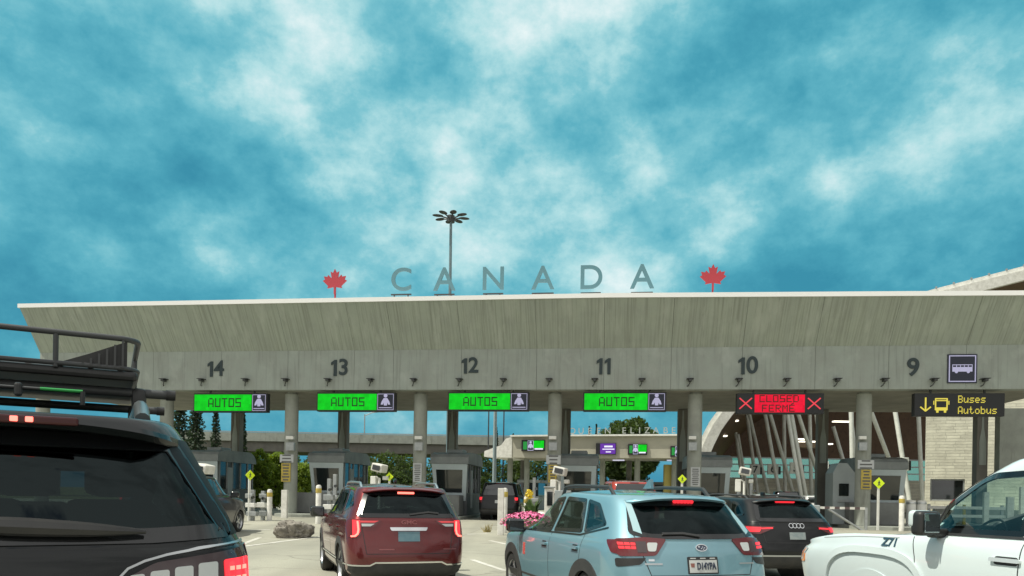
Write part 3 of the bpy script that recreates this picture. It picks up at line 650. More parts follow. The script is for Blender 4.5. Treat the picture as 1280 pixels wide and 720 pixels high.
def ped_sign(px, py, s, Z, label, yaw=0.0):
    c = W(px, py, Z); g = gz(Z); r = thing('crossing_sign', label, 'warning sign', (c.x, c.y, g), R(yaw), 'yellow pedestrian crossing signs'); z = c.z - g
    MB().box((0, 0.03, z / 2), (0.09, 0.05, z + s * 0.3), 0.005).build('post', white_metal, r)
    pl = MB().box((0, -0.005, z), (s * 0.74, 0.012, s * 0.74), 0.004, rot=Matrix.Rotation(R(45), 3, 'Y')).build('plate', flu_yellow, r)
    mb = MB(); k = s * 0.55
    b = bmesh.new(); bmesh.ops.create_circle(b, cap_ends=True, segments=12, radius=0.09 * k); mb._join(b, Matrix.Translation((0.02 * k, -0.014, z + 0.36 * k)) @ Matrix.Rotation(R(90), 4, 'X'))
    mb.prism([(-.06 * k, -.014, z + .25 * k), (.10 * k, -.014, z + .25 * k), (.24 * k, -.014, z + .02 * k), (.18 * k, -.014, z), (.09 * k, -.014, z + .12 * k), (.08 * k, -.014, z - .05 * k), (.24 * k, -.014, z - .42 * k), (.14 * k, -.014, z - .43 * k), (0, -.014, z - .14 * k),
              (-.14 * k, -.014, z - .43 * k), (-.23 * k, -.014, z - .42 * k), (-.08 * k, -.014, z - .05 * k), (-.07 * k, -.014, z + .12 * k), (-.18 * k, -.014, z), (-.23 * k, -.014, z + .02 * k)], (0, -0.004, 0))
    mb.build('walker_icon', number_paint, pl)
ped_sign(312.6, 594, 0.40, 29.0, 'yellow diamond crossing sign seen nearly edge on, in front of the green bushes', 50)
ped_sign(486.5, 596, 0.36, 31, 'yellow diamond crossing sign behind the roof of the maroon car', -10)
ped_sign(852.8, 598.8, 0.36, 30, 'yellow diamond crossing sign left of the lane 10 column', 0)
ped_sign(1098.6, 604, 0.46, 30.5, 'yellow diamond crossing sign on a tall white post at the bus lane', 0)
def box_camera(px, py, Z, label, s=1.0, yaw=-15):
    c = W(px, py, Z); g = gz(Z); z = c.z - g; r = thing('box_camera', label, 'camera', (c.x, c.y, g), R(yaw), 'white camera housings on poles')
    MB().cyl((0, 0, 0), (0, 0, z - 0.42 * s), 0.05).build('pole', white_metal, r, smooth=True)
    MB().tube([(0, 0, z - 0.45 * s), (-0.16 * s, 0, z - 0.36 * s), (-0.10 * s, 0, z - 0.18 * s)], 0.035).build('arm', white_metal, r, smooth=True)
    MB().box((0.02, -0.05, z), (0.50 * s, 0.62 * s, 0.34 * s), 0.05, rot=Matrix.Rotation(R(12), 3, 'Y')).build('camera_housing', white_paint, r)
    MB().box((0.02, -0.38 * s, z), (0.34 * s, 0.02, 0.2 * s), 0.01, rot=Matrix.Rotation(R(12), 3, 'Y')).build('lens_window', dark_glass, r)
    MB().box((-0.26 * s, 0.05, z - 0.62 * s), (0.24 * s, 0.26 * s, 0.55 * s), 0.02).build('control_box', white_metal, r)
    MB().box((0.28 * s, 0.03, z - 0.42 * s), (0.2 * s, 0.3 * s, 0.16 * s), 0.03).build('flash_unit', white_metal, r)
box_camera(256.5, 586, 28, 'white camera housing on a pole beside the tail of the black roof rack car', 1.0)
box_camera(474.5, 585, 31, 'white camera housing on a pole above the roof of the maroon car', 1.0)
box_camera(700, 589, 30, 'white camera housing on a pole in front of the lane 11 column', 1.0)
box_camera(930.5, 589.5, 31, 'white camera housing on a pole in front of the curved hall', 0.95)
def reader(px, Z, h, label):
    p = onground(px, Z); r = thing('plate_reader', label, 'reader post', p, R(-8), 'plate reader posts')
    MB().box((0, 0, h / 2), (0.14, 0.14, h), 0.01).build('post', galv, r)
    rnd = random.Random(int(px * 10))
    for k, z in enumerate((0.28, 0.62, 0.98)):
        if z + 0.15 > h: continue
        MB().box((rnd.uniform(-0.1, 0.1), -0.12, z), (rnd.uniform(0.30, 0.42), 0.22, rnd.uniform(0.15, 0.24)), 0.02).build('equipment_box', white_metal if k % 2 else galv, r)
    MB().cyl((0.12, -0.18, h * 0.75), (0.12, -0.30, h * 0.75), 0.06, n=12).build('reader_lens', dark_glass, r)
reader(315.5, 29.2, 1.22, 'grey equipment post below the edge-on yellow sign'); reader(328.5, 29.8, 1.18, 'grey equipment post left of the banded bollard at lane 13')
reader(411, 28.5, 1.70, 'pale equipment post behind the mirror of the maroon car'); reader(418, 29.5, 1.9, 'taller pale equipment post left of the roof of the maroon car')
reader(667, 33.5, 2.0, 'tall pale equipment post behind the yellow flowers'); reader(690, 31.5, 1.7, 'pale equipment post in front of the lane 11 column')
reader(922, 33, 1.9, 'pale equipment post right of the lane 10 booth'); reader(938, 34, 2.1, 'tall pale equipment post under the white camera of lane 10')
# intercom and its small cabinet
p = onground(686, 26.5); r = thing('intercom_pillar', 'white intercom pillar with a dark screen beside the yellow flowers', 'intercom', p, R(-5))
MB().box((0, 0, 0.75), (0.34, 0.22, 1.5), 0.03).build('pillar', white_paint, r); MB().box((0.02, -0.12, 1.12), (0.2, 0.03, 0.5), 0.01).build('screen', dark_glass, r); MB().box((0, -0.02, 1.53), (0.4, 0.34, 0.05), 0.015).build('hood', galv, r)
p = onground(703, 28); r = thing('control_cabinet', 'grey control cabinet with a red ring sticker behind the pale blue car', 'cabinet', p, R(-5))
MB().box((0, 0, 0.70), (0.62, 0.4, 1.4), 0.02).build('cabinet', grey_panel, r)
mb = MB(); mb.lathe([(0.13, 0), (0.17, 0), (0.17, 0.01), (0.13, 0.01), (0.13, 0)], Matrix.Translation((0.05, -0.203, 1.02)) @ Matrix.Rotation(R(90), 4, 'X'), 24, False); mb.box((0.05, -0.207, 1.02), (0.24, 0.005, 0.05)); mb.build('red_ring_sticker', mat('sticker red', (0.45, 0.05, 0.06), 0.5), r)
# silver drums by the pickup
for px, wh in ((1138.5, 'left'), (1151.5, 'right')):
    p = onground(px, 33); r = thing('steel_bollard', 'short thick steel bollard, %s one of the pair behind the pickup' % wh, 'bollard', p, 0, 'steel bollards at the bus lane')
    MB().lathe([(0.2, 0), (0.2, 1.20), (0.17, 1.27), (0.0, 1.28)], n=20, full=False).build('post', white_metal, r, smooth=True)
    MB().lathe([(0.206, 1.10), (0.208, 1.11), (0.208, 1.17), (0.206, 1.18)], n=20).build('band', satin, r, smooth=True)
# barrier gate at lane 10
p = onground(1024, 30.5); r = thing('barrier_gate', 'white and red striped barrier gate closing lane 10', 'barrier', p, R(-7))
z = W(1050, 635, 30.5).z - gz(30.5); ln = (1078 - 1024) / FPX * 30.5
for k in range(9): MB().box((ln * (k + 0.5) / 9, 0, z), (ln / 9, 0.05, 0.10)).build('boom_segment', white_paint if k % 2 == 0 else mat('barrier dark stripe', (0.10, 0.07, 0.07), 0.5), r)
MB().box((ln + 0.05, 0, z / 2), (0.10, 0.10, z + 0.06), 0.01).build('post', galv, r); MB().cyl((0.35, 0.02, z - 0.05), (ln - 0.02, 0.02, z - 0.95), 0.05).build('brace', galv, r)
MB().box((-0.2, 0, 0.5), (0.36, 0.36, 1.0), 0.03).build('barrier_motor', grey_panel, r)
# ------------------------------------------------------------------ far structures
def Wx(px, Z): return W(px, 560, Z).x
# overpass behind the lanes on the left
Y0 = 96.0; xa, xb = Wx(-330, Y0), Wx(720, Y0); zt = W(440, 545, Y0).z; zb = W(440, 566, Y0).z
r = thing('overpass', 'long dark concrete overpass crossing behind the lanes on the left', 'overpass', ((xa + xb) / 2, Y0, 0))
wdt = xb - xa
MB().box((0, 5, (zt - 0.9 + zb) / 2), (wdt, 10, zt - 0.9 - zb)).build('deck', conc_dark, r)
MB().box((0, -0.2, zt - 0.35), (wdt, 0.4, 1.1)).build('parapet', conc_plain, r)
MB().box((0, -0.2, zt + 0.32), (wdt, 0.3, 0.12)).build('railing', galv, r)
for k in range(7):
    x = -wdt / 2 + wdt * (k + 0.5) / 7
    MB().cyl((x, 4, gz(96)), (x, 4, zb), 0.7, n=14).build('pier', conc_dark, r, smooth=True)
# second canopy behind the lanes
Y1 = 58.0
def second():
    xl, xr = Wx(640, Y1), Wx(874, 54.0)
    zt = W(640, 546, Y1).z; zb = W(640, 572, Y1).z
    a = math.atan2(54.0 - Y1, xr - xl)
    r = thing('second_canopy', 'low pale canopy behind the lanes with roof lettering and columns', 'canopy', (xl, Y1, 0), a)
    L_ = (xr - xl) / math.cos(a)
    MB().box((L_ / 2, 2.5, (zt + zb) / 2), (L_, 5.0, zt - zb)).build('fascia', mat('pale far concrete', (0.44, 0.42, 0.34), 0.85, var=((0.37, 0.355, 0.29), 0.7, 7)), r)
    MB().box((L_ / 2, 2.4, zt + 0.06), (L_ + 0.2, 5.4, 0.12)).build('roof_edge', white_metal, r)
    sx = lambda px, z: (px - 640) / FPX * Y1
    zz = lambda py: W(620, py, Y1).z
    MB().prism([(0, -0.05, zt), (0, -0.05, zb), (sx(611, 0), -0.05, zz(571.5)), (sx(603.5, 0), -0.05, zz(570.5)), (sx(604, 0), -0.05, zz(563.5)), (sx(626, 0), -0.05, zz(556)), (sx(632, 0), -0.05, zz(548))], (0, 5.0, 0)).build('end_cantilever', white_paint, r)
    for x in (-0.6, 0.8, 3.4, 6.9, 9.6, 12.4):
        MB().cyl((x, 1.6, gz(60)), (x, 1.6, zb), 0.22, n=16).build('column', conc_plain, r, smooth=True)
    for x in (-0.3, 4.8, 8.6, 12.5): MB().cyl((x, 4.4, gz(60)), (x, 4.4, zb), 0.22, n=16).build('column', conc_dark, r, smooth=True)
    for x in (3.4, 8.0, 12.2): MB().box((x, 2.6, zb - 0.05), (0.9, 0.25, 0.08)).build('ceiling_light', led_white, r)
    return r, zt, zb, a
r2, zt2, zb2, a2 = second()
M2 = r2.matrix_basis.copy() if False else Matrix.Translation(r2.location) @ Matrix.Rotation(a2, 4, 'Z')
def on2(px, y=-0.1):
    t = (px - HX) / FPX; o = M2 @ Vector((0, y, 0)); dx, dy = math.cos(a2), math.sin(a2)
    return (t * o.y - o.x) / (dx - t * dy)
def zon2(px, py, y=-0.1): return W(px, py, (M2 @ Vector((on2(px, y), y, 0))).y).z
def second_sign(px0, px1, y0, y1, label, kind):
    x0, x1 = on2(px0), on2(px1); z0, z1 = zon2(px0, y1), zon2(px0, y0); c = M2 @ Vector(((x0 + x1) / 2, -0.12, (z0 + z1) / 2)); wd, hh = x1 - x0, z1 - z0
    r = thing('lane_display_sign', label, 'display sign', c, a2, 'small displays on the second canopy')
    MB().box((0, 0.03, 0), (wd, 0.16, hh), 0.01).build('housing', led_black, r)
    if kind == 'purple':
        MB().box((wd * 0.10, -0.055, 0), (wd * 0.76, 0.01, hh * 0.92)).build('lit_panel', led_purple, r)
        mb = MB()
        for k, ww in enumerate((0.42, 0.6, 0.26)): mb.box((wd * 0.13, -0.063, hh * (0.2 - 0.24 * k)), (wd * ww, 0.006, hh * (0.15 if k == 0 else 0.09)))
        mb.build('lettering', led_white, r)
    else:
        MB().box((-wd * 0.34, -0.055, 0), (wd * 0.16, 0.01, hh * 0.7)).build('dim_panel', led_dim, r)
        MB().box((-wd * 0.1, -0.055, 0), (wd * 0.25, 0.01, hh * 0.9)).build('pictogram_frame', lilac, r)
        mb = MB(); mb.box((-wd * 0.1, -0.062, 0), (wd * 0.21, 0.006, hh * 0.80)); mb.build('pictogram_panel', navy, r)
        ic = MB(); person_icon(ic, -wd * 0.1, 0, hh * 0.8, -0.067); ic.build('traveller_icon', lilac, r)
        MB().box((wd * 0.25, -0.055, hh * 0.1), (wd * 0.44, 0.01, hh * 0.66)).build('lit_panel', led_green, r)
        mb = MB(); mb.box((wd * 0.25, -0.056, -hh * 0.3), (wd * 0.36, 0.008, hh * 0.12)); mb.build('lettering', led_white, r)
second_sign(651, 680, 550, 564, 'small green display between the light pole and the lane 11 column', 'green')
second_sign(744, 769, 554, 568, 'small purple display above the red car', 'purple')
second_sign(784, 808, 555, 568.5, 'small green display right of the purple one', 'green')
second_sign(837, 860, 557.5, 571, 'small green display beside the lane 10 column', 'green')
r = thing('roof_lettering', 'row of pale letters reading QUEEN ELIZABETH on the second canopy roof', 'roof sign', M2 @ Vector((on2(778), 0.2, zt2 + 0.12)), a2)
x00 = on2(778)
for ch, px in zip('QUEENELIZABETH', (713, 724, 735, 746, 757.5, 778, 788, 797.5, 807, 818, 830, 840, 850, 860.5)):
    mb = MB(); text_mesh(mb, ch, 0.66, Matrix.Translation((on2(px) - x00, 0, 0.30)), 0.03, 0.0); mb.build('letter', mat('dull white letter', (0.34, 0.36, 0.34), 0.6), r)
p = onground(864, 56.5); o = MB().box((0, 0, 1.9), (2.9, 0.4, 3.6), 0.03).build('yellow_wall_panel', mat('yellow wall panel', (0.42, 0.36, 0.10), 0.7, var=((0.35, 0.30, 0.09), 1, 5))); o.location = (p.x - 0.7, p.y, p.z); tag(o, 'tall yellow wall panel under the second canopy', 'wall panel')
# booths under the second canopy
for px, wh in ((725, 'left of the purple display'), (775, 'behind the red car'), (822, 'between the two right green displays'), (665, 'behind the dark van')):
    p = onground(px, 60.5); r = thing('far_booth', 'small dark booth under the second canopy, ' + wh, 'booth', p, a2, 'booths under the second canopy')
    MB().box((0, 0, 0.55), (1.7, 2.4, 1.1), 0.03).build('base_wall', grey_panel, r); MB().box((0, 0, 1.65), (1.6, 2.3, 1.1), 0.02).build('glazing', dark_glass, r); MB().box((0, 0, 2.3), (1.9, 2.6, 0.24), 0.04).build('roof', grey_roof, r)

# ------------------------------------------------------------------ the curved inspection hall on the right
YH = 50.0
curve = [(862, 622), (868, 600), (875, 575), (884, 553), (894, 533), (907, 515), (926, 492), (960, 458), (1010, 424), (1080, 398), (1170, 370), (1280, 342), (1420, 316), (1700, 285)]
pts = [W(a, b, YH) for a, b in curve]
hall = thing('inspection_hall', 'big hall with a curved roof lined in dark brown wood', 'hall', (0, 0, 0))
def vault(off0, off1, ya, yb, name, m, smooth=True):
    """strip between two offsets (m, outward) of the roof curve, from depth ya to yb"""
    bm = bmesh.new(); n = len(pts); nn = []
    for i, p in enumerate(pts):
        t = (pts[min(i + 1, n - 1)] - pts[max(i - 1, 0)]); nn.append(Vector((-t.z, 0, t.x)).normalized())
    rows = []
    for i, p in enumerate(pts):
        q = []
        for o_, y in ((off0, ya), (off1, ya), (off1, yb), (off0, yb)):
            k = 1.0 - 0.06 * (y - YH) / 30
            v = p + nn[i] * o_; q.append(bm.verts.new((v.x + (y - YH) * 0.29, y, v.z * k)))
        rows.append(q)
    for a, b in zip(rows, rows[1:]):
        for i in range(4): bm.faces.new((a[i], a[(i + 1) % 4], b[(i + 1) % 4], b[i]))
    bm.faces.new(rows[0]); bm.faces.new(rows[-1]); bmesh.ops.recalc_face_normals(bm, faces=bm.faces)
    mb = MB(); mb.bm.free(); mb.bm = bm
    return mb.build(name, m, hall, smooth=True)
wood = mat('brown wood ceiling', (0.155, 0.086, 0.048), 0.6, var=((0.135, 0.074, 0.042), 0.6, 6), streak=((0.085, 0.047, 0.03), (3.0, 0.1, 3.0), 0.5, 0.7))
vault(0.02, 0.50, YH, YH + 34, 'roof', white_metal)
vault(-0.12, 0.0, YH + 0.45, YH + 34, 'wood_ceiling', wood)
vault(-0.50, 0.16, YH - 0.35, YH - 0.02, 'roof_rim', white_paint)
for i in range(9, 13):
    for k in range(5):
        p = pts[i].lerp(pts[i + 1], k / 5); MB().box((p.x, YH, p.z + 0.55), (0.10, 0.10, 0.16)).build('roof_stud', galv, hall)
# glazing band and stone base at the far end
YE = 82.0
xl, xr = Wx(900, YE), Wx(1262, YE)
zg0, zg1 = W(1000, 599, YE).z, W(1000, 573, YE).z
teal = glass('teal glazing', (0.85, 0.90, 0.72), (0.8, 1, 0.95), 0.05, 0.10)
e = MB().box(((xl + xr) / 2, YE, (zg0 + zg1) / 2), (xr - xl, 0.06, zg1 - zg0)).build('window_band', teal, hall)
mb = MB()
for k in range(4): mb.box(((xl + xr) / 2, YE - 0.1, zg0 + (zg1 - zg0) * k / 3), (xr - xl, 0.1, 0.14))
mb.build('glazing_bars', galv, e)
MB().box(((xl + xr) / 2, YE + 0.1, zg1 + 5.0), (xr - xl, 0.3, 9.9)).build('upper_wall', wood, hall)
stone_m = None
def stone(name, sx=1.0):
    if name in MATS: return MATS[name]
    m = mat(name, (0.82, 0.80, 0.65), 0.9, var=((0.66, 0.64, 0.52), 1.4, 8), bump=(7, 1.0)); t = m.node_tree; L = t.links.new; p = t.nodes['Principled BSDF']
    src = p.inputs['Base Color'].links[0].from_socket
    tc = N(t, 'ShaderNodeTexCoord'); sp = N(t, 'ShaderNodeSeparateXYZ'); L(tc.outputs['Object'], sp.inputs[0])
    cb = N(t, 'ShaderNodeCombineXYZ'); L(math_node(t, 'ADD', sp.outputs[0], sp.outputs[1]), cb.inputs[0]); L(sp.outputs[2], cb.inputs[1])
    bk = N(t, 'ShaderNodeTexBrick'); bk.inputs['Scale'].default_value = 1.0; bk.inputs['Brick Width'].default_value = 0.95; bk.inputs['Row Height'].default_value = 0.17; bk.inputs['Mortar Size'].default_value = 0.010
    bk.inputs['Color1'].default_value = (1, 1, 1, 1); bk.inputs['Color2'].default_value = (0.80, 0.80, 0.80, 1); bk.inputs['Mortar'].default_value = (0.60, 0.60, 0.60, 1); bk.squash_frequency = 3; bk.squash = 0.7
    L(cb.outputs[0], bk.inputs['Vector'])
    L(mix_col(t, 1.0, src, bk.outputs['Color'], 'MULTIPLY'), p.inputs['Base Color'])
    b = N(t, 'ShaderNodeBump'); b.inputs['Strength'].default_value = 0.8; b.inputs['Distance'].default_value = 0.06; L(bk.outputs['Color'], b.inputs['Height']); L(p.inputs['Normal'].links[0].from_socket, b.inputs['Normal']); L(b.outputs[0], p.inputs['Normal'])
    return m
stone_m = stone('cream split stone')
MB().box(((xl + xr) / 2, YE - 0.4, zg0 / 2), (xr - xl, 0.5, zg0)).build('stone_base', stone_m, hall)
# slanting struts
def strut(x0, y0, x1, y1, Z0, Z1, rr=0.16):
    a, b = W(x0, y0, Z0), W(x1, y1, Z1); b.z = gz(Z1)
    d = (a - b); a = b + d * 1.12
    mb = MB(); mb.cyl(b, a, rr, n=14); mb.build('strut', strut_paint, hall, smooth=True)
for s in ((935, 528, 950, 640, 66, 64), (939, 528, 966, 620, 66, 66), (956, 515, 979, 645, 57, 55), (962, 515, 1000, 612, 57, 58), (984, 515, 1006, 645, 53, 51), (989, 515, 1012, 648, 53, 51.5), (997, 515, 1040, 620, 53, 56), (1020, 515, 1039, 645, 52, 50), (921, 551, 933, 625, 72, 72), (924, 553, 938, 620, 72, 73),
          (1063, 515, 1078, 620, 54, 54), (1045, 545, 1075, 600, 60, 60), (1089, 515, 1140, 627, 50, 52), (1119, 515, 1141, 635, 48, 47), (1148, 515, 1154, 628, 52, 52), (980, 530, 982, 620, 62, 62), (1012, 515, 1015, 635, 56, 56), (1064, 515, 1067, 640, 47, 47)):
    strut(*s, rr=0.14 if s[4] < 60 else 0.15)
for px, py, Z in ((906, 545, 62), (920, 526, 62), (1030, 555, 70), (1052, 527, 66), (1010, 552, 66), (1000, 549, 70)):
    p = W(px, py, Z); MB().box(p, (1.5 if px > 950 else 0.3, 0.5, 0.10)).build('ceiling_lamp', mat('lit hall lamp', (0.8, 0.8, 0.7), 0.5, emit=((1, 0.93, 0.75), 2.5)), hall)
p = W(1012, 557, 70); MB().box((p.x, p.y, p.z), (2.6, 1.0, 0.5), 0.05).build('ceiling_duct', mat('timber duct', (0.42, 0.30, 0.19), 0.6), hall)
def hall_plate(s, x0, x1, y0, y1, Z, where):
    a, b = W(x0, y1, Z), W(x1, y0, Z); c = (a + b) / 2; wd, hh = b.x - a.x, b.z - a.z
    r = thing('lane_plate', 'pale square plate numbered %s %s' % (s, where), 'lane number plate', c, R(-6), 'numbered plates in the curved hall')
    MB().box((0, 0.12, 0), (wd, 0.24, hh), 0.02).build('plate', mat('pale plate', (0.78, 0.80, 0.75), 0.5), r)
    mb = MB(); text_mesh(mb, s, hh * 1.0, Matrix.Translation((0, -0.008, 0)), 0.006, 0.012); mb.build('numeral', number_paint, r)
    MB().box((wd * 0.62, 0.3, -hh * 0.1), (wd * 0.3, 0.3, hh * 0.75), 0.02).build('lane_lamp', dark_grey, r)
for s, x0, x1, y0, y1, wh in (('7', 938, 950, 581, 593, 'between the slanting struts, farthest left'), ('6', 960, 973, 580, 593, 'between the slanting struts, second from the left'), ('5', 988, 1002, 578, 592, 'in front of the teal windows'), ('4', 1022, 1036, 577, 591, 'left of the dark rear column'), ('2', 1121, 1136, 572, 588, 'left of the stone building')):
    hall_plate(s, x0, x1, y0, y1, {'7': 62, '6': 58, '5': 53, '4': 50, '2': 46}[s], wh)
# stone building right
YS = 42.5
x0, x1 = W(1158, 560, YS).x, W(1262, 560, YS).x
r = thing('stone_building', 'cream split-stone building with a dark window low in its wall', 'building', (x0, YS, 0), R(-26))
wz0, wz1 = W(1180, 626, YS).z, W(1180, 599, YS).z; wx1 = W(1199, 610, YS).x - x0; wd = x1 - x0; HT = 8.2
wx0 = W(1162, 610, YS).x - x0
MB().box((wd / 2, .45, (wz1 + HT) / 2), (wd, .9, HT - wz1)).build('wall', stone_m, r)
MB().box(((wx1 + wd) / 2, .45, wz1 / 2), (wd - wx1, .9, wz1)).build('wall', stone_m, r)
MB().box((wx0 / 2, .45, wz1 / 2), (wx0, .9, wz1)).build('wall', stone_m, r)
MB().box(((wx0 + wx1) / 2, .45, wz0 / 2), (wx1 - wx0, .9, wz0)).build('wall', stone_m, r)
f = MB(); cx = (wx0 + wx1) / 2
for s_ in (-1, 1):
    f.box((cx + s_ * ((wx1 - wx0) / 2 - 0.04), 0.15, (wz0 + wz1) / 2), (0.08, 0.12, wz1 - wz0)); f.box((cx, 0.15, (wz0 + wz1) / 2 + s_ * ((wz1 - wz0) / 2 - 0.04)), (wx1 - wx0 - 0.16, 0.12, 0.08))
f = f.build('window_frame', galv, r); MB().box((cx, 0.2, (wz0 + wz1) / 2), (wx1 - wx0, 0.03, wz1 - wz0)).build('pane', dark_glass, f)
MB().box((wd / 2 + 1.5, 4.0, HT / 2), (wd - 0.6, 6, HT - .1)).build('rear_block', conc_plain, r)
MB().box((wd / 2, .45, HT + 0.12), (wd + 0.3, 1.2, 0.24)).build('coping', galv, r)
# low works around the bus lane
p = onground(1250, 39); o = MB().prism([(-3.5, -.3, 0), (-3.5, .3, 0), (-3.5, .12, .85), (-3.5, -.12, .85)], (9, 0, 0)).build('concrete_barrier', conc_plain); o.location = p; tag(o, 'long low concrete barrier in front of the stone building, behind the pickup', 'barrier')
p = onground(1178, 36); r = thing('guard_rail', 'white guard rail with a mustard post in front of the stone building', 'guard rail', p, R(-8))
for z in (0.55, 0.95): MB().box((1.1, 0, z), (3.6, 0.06, 0.14), 0.01).build('rail', white_metal, r)
for x in (-0.6, 1.0, 2.7): MB().box((x, 0.06, 0.55), (0.12, 0.10, 1.1), 0.01).build('post', mustard if x == 1.0 else galv, r)

# ------------------------------------------------------------------ poles
c = W(564.5, 272, 62); g = gz(62)
r = thing('light_mast', 'very tall slim mast with a ring of flat oval lamps behind the canopy', 'light mast', (c.x - 0.05, c.y, g))
MB().cyl((0.1, 0, 0), (0.0, 0, c.z - g), 0.17, 0.11, n=14).build('pole', mat('mast steel', (0.16, 0.22, 0.24), 0.5, 0.3), r, smooth=True)
MB().cyl((0, 0, c.z - g - 0.4), (0, 0, c.z - g + 0.15), 0.32, n=16).build('lamp_ring', dark_grey, r, smooth=True)
for k in range(8):
    a = 2 * math.pi * k / 8 + 0.25; x, y = math.cos(a), math.sin(a); h = c.z - g
    mb = MB(); mb.ball((0, 0, 0), 0.46, 3, (1.0, 0.62, 0.13)); o = mb.build('luminaire', dark_grey, r, smooth='all'); o.location = (x * 1.12, y * 1.12, h + 0.05); o.rotation_euler = (0, 0, a)
    MB().tube([(x * 0.2, y * 0.2, h - 0.1), (x * 0.8, y * 0.8, h + 0.02)], 0.06).build('lamp_arm', dark_grey, r)
def pole(px, Z, h, rr, label, arm=None, m=galv):
    p = onground(px, Z); r = thing('light_pole', label, 'light pole', p, 0, 'light poles beyond the canopy')
    MB().cyl((0, 0, 0), (0, 0, h), rr, rr * 0.65, n=12).build('pole', m, r, smooth=True)
    if arm:
        MB().tube([(0, 0, h - 0.2), (arm * 0.5, 0, h + 0.25), (arm, 0, h + 0.35)], 0.06).build('arm', m, r); MB().box((arm * 1.15, 0, h + 0.36), (0.7, 0.26, 0.12), 0.03).build('lamp_head', m, r)
pole(617, 46, 12, 0.13, 'pale blue grey light pole in the open lane right of the lane 12 booth', None, mat('pale pole', (0.34, 0.42, 0.44), 0.5))
pole(288, 100, 15, 0.12, 'thin dark pole above the overpass, left of the lane 13 column', None, dark_grey)
pole(454, 98, 11.5, 0.11, 'lamp pole with a short arm above the overpass', 2.0, galv)
pole(609, 88, 15, 0.10, 'thin dark pole just left of the pale light pole', None, dark_grey)
pole(628, 90, 15, 0.10, 'thin dark pole just right of the pale light pole', None, dark_grey)
pole(526, 92, 14, 0.10, 'thin pole beside the lane 12 column', None, galv)

# ------------------------------------------------------------------ trees and planting
def leaf_mat(name, a, b):
    m = mat(name, a, 0.75, var=(b, 0.9, 4)); t = m.node_tree; p = t.nodes['Principled BSDF']; L = t.links.new
    tr = N(t, 'ShaderNodeBsdfTranslucent'); tr.inputs[0].default_value = (a[0] * 1.8, a[1] * 1.8, a[2] * 0.8, 1); mx = N(t, 'ShaderNodeMixShader'); mx.inputs[0].default_value = 0.3
    o = [n for n in t.nodes if n.type == 'OUTPUT_MATERIAL'][0]; L(p.outputs[0], mx.inputs[1]); L(tr.outputs[0], mx.inputs[2]); L(mx.outputs[0], o.inputs[0]); return m
lf_bright = leaf_mat('bright leaves', (0.20, 0.27, 0.035), (0.10, 0.16, 0.025))
lf_mid = leaf_mat('mid green leaves', (0.060, 0.095, 0.024), (0.035, 0.062, 0.018))
lf_dark = leaf_mat('dark needles', (0.020, 0.038, 0.022), (0.032, 0.052, 0.028))
bark = mat('bark', (0.09, 0.07, 0.055), 0.9, var=((0.05, 0.04, 0.032), 4, 6))
def leaves(mb, c, rad, n, size, rnd):
    bm = mb.bm
    for _ in range(n):
        while True:
            v = Vector((rnd.uniform(-1, 1), rnd.uniform(-1, 1), rnd.uniform(-1, 1)))
            if v.length < 1: break
        p = Vector((c[0] + v.x * rad[0], c[1] + v.y * rad[1], c[2] + v.z * rad[2]))
        a = Vector((rnd.gauss(0, 1), rnd.gauss(0, 1), rnd.gauss(0, 0.7))).normalized(); b = a.cross(Vector((rnd.gauss(0, 1), rnd.gauss(0, 1), rnd.gauss(0, 1)))).normalized()
        s = size * rnd.uniform(0.6, 1.3); a *= s; b *= s * 0.55
        bm.faces.new([bm.verts.new(q) for q in (p - a, p - b, p + a, p + b)])
def tree(px, Z, top, wid, label, m, name='leafy_tree', dens=1.0, base=None, grp='trees beyond the lanes', size=None):
    """crown of leaf clumps; top = image row of the tip, wid = crown width in image columns"""
    p = onground(px, Z); h = W(px, top, Z).z - p.z; rw = wid / FPX * Z / 2; rnd = random.Random(int(px * 7 + Z))
    r = thing(name, label, 'tree', p, rnd.uniform(0, 6), grp)
    zb = h * (base if base is not None else 0.22); mb = MB(); cz = (h + zb) / 2; rz = (h - zb) / 2
    k = int(26 * dens) + 8; sz = size or max(0.09, rw * 0.085)
    tips = []
    for i in range(k):
        a = i * 2.4; z = -0.9 + 1.8 * (i + 0.5) / k; q = math.sqrt(max(0, 1 - z * z)) * rnd.uniform(0.55, 0.92)
        c = (q * math.cos(a) * rw, q * math.sin(a) * rw, cz + z * rz * rnd.uniform(0.85, 1.0)); tips.append(c)
        s = rnd.uniform(0.22, 0.42); leaves(mb, c, (rw * s, rw * s, min(rw, rz) * s * 0.8), int(95 * dens), sz, rnd)
    leaves(mb, (0, 0, cz), (rw * 0.7, rw * 0.7, rz * 0.7), int(700 * dens), sz, rnd)
    mb.build('crown', m, r)
    mb = MB(); mb.cyl((0, 0, 0), (0, 0, cz), rw * 0.07 + 0.06, rw * 0.03 + 0.02, n=10)
    for c in tips[::3]: mb.tube([(0, 0, max(zb * 0.8, c[2] * 0.5)), (c[0] * 0.5, c[1] * 0.5, c[2] * 0.8), c], [rw * 0.03 + 0.02, rw * 0.02 + 0.012, 0.01], 5)
    mb.build('trunk', bark, r); return r
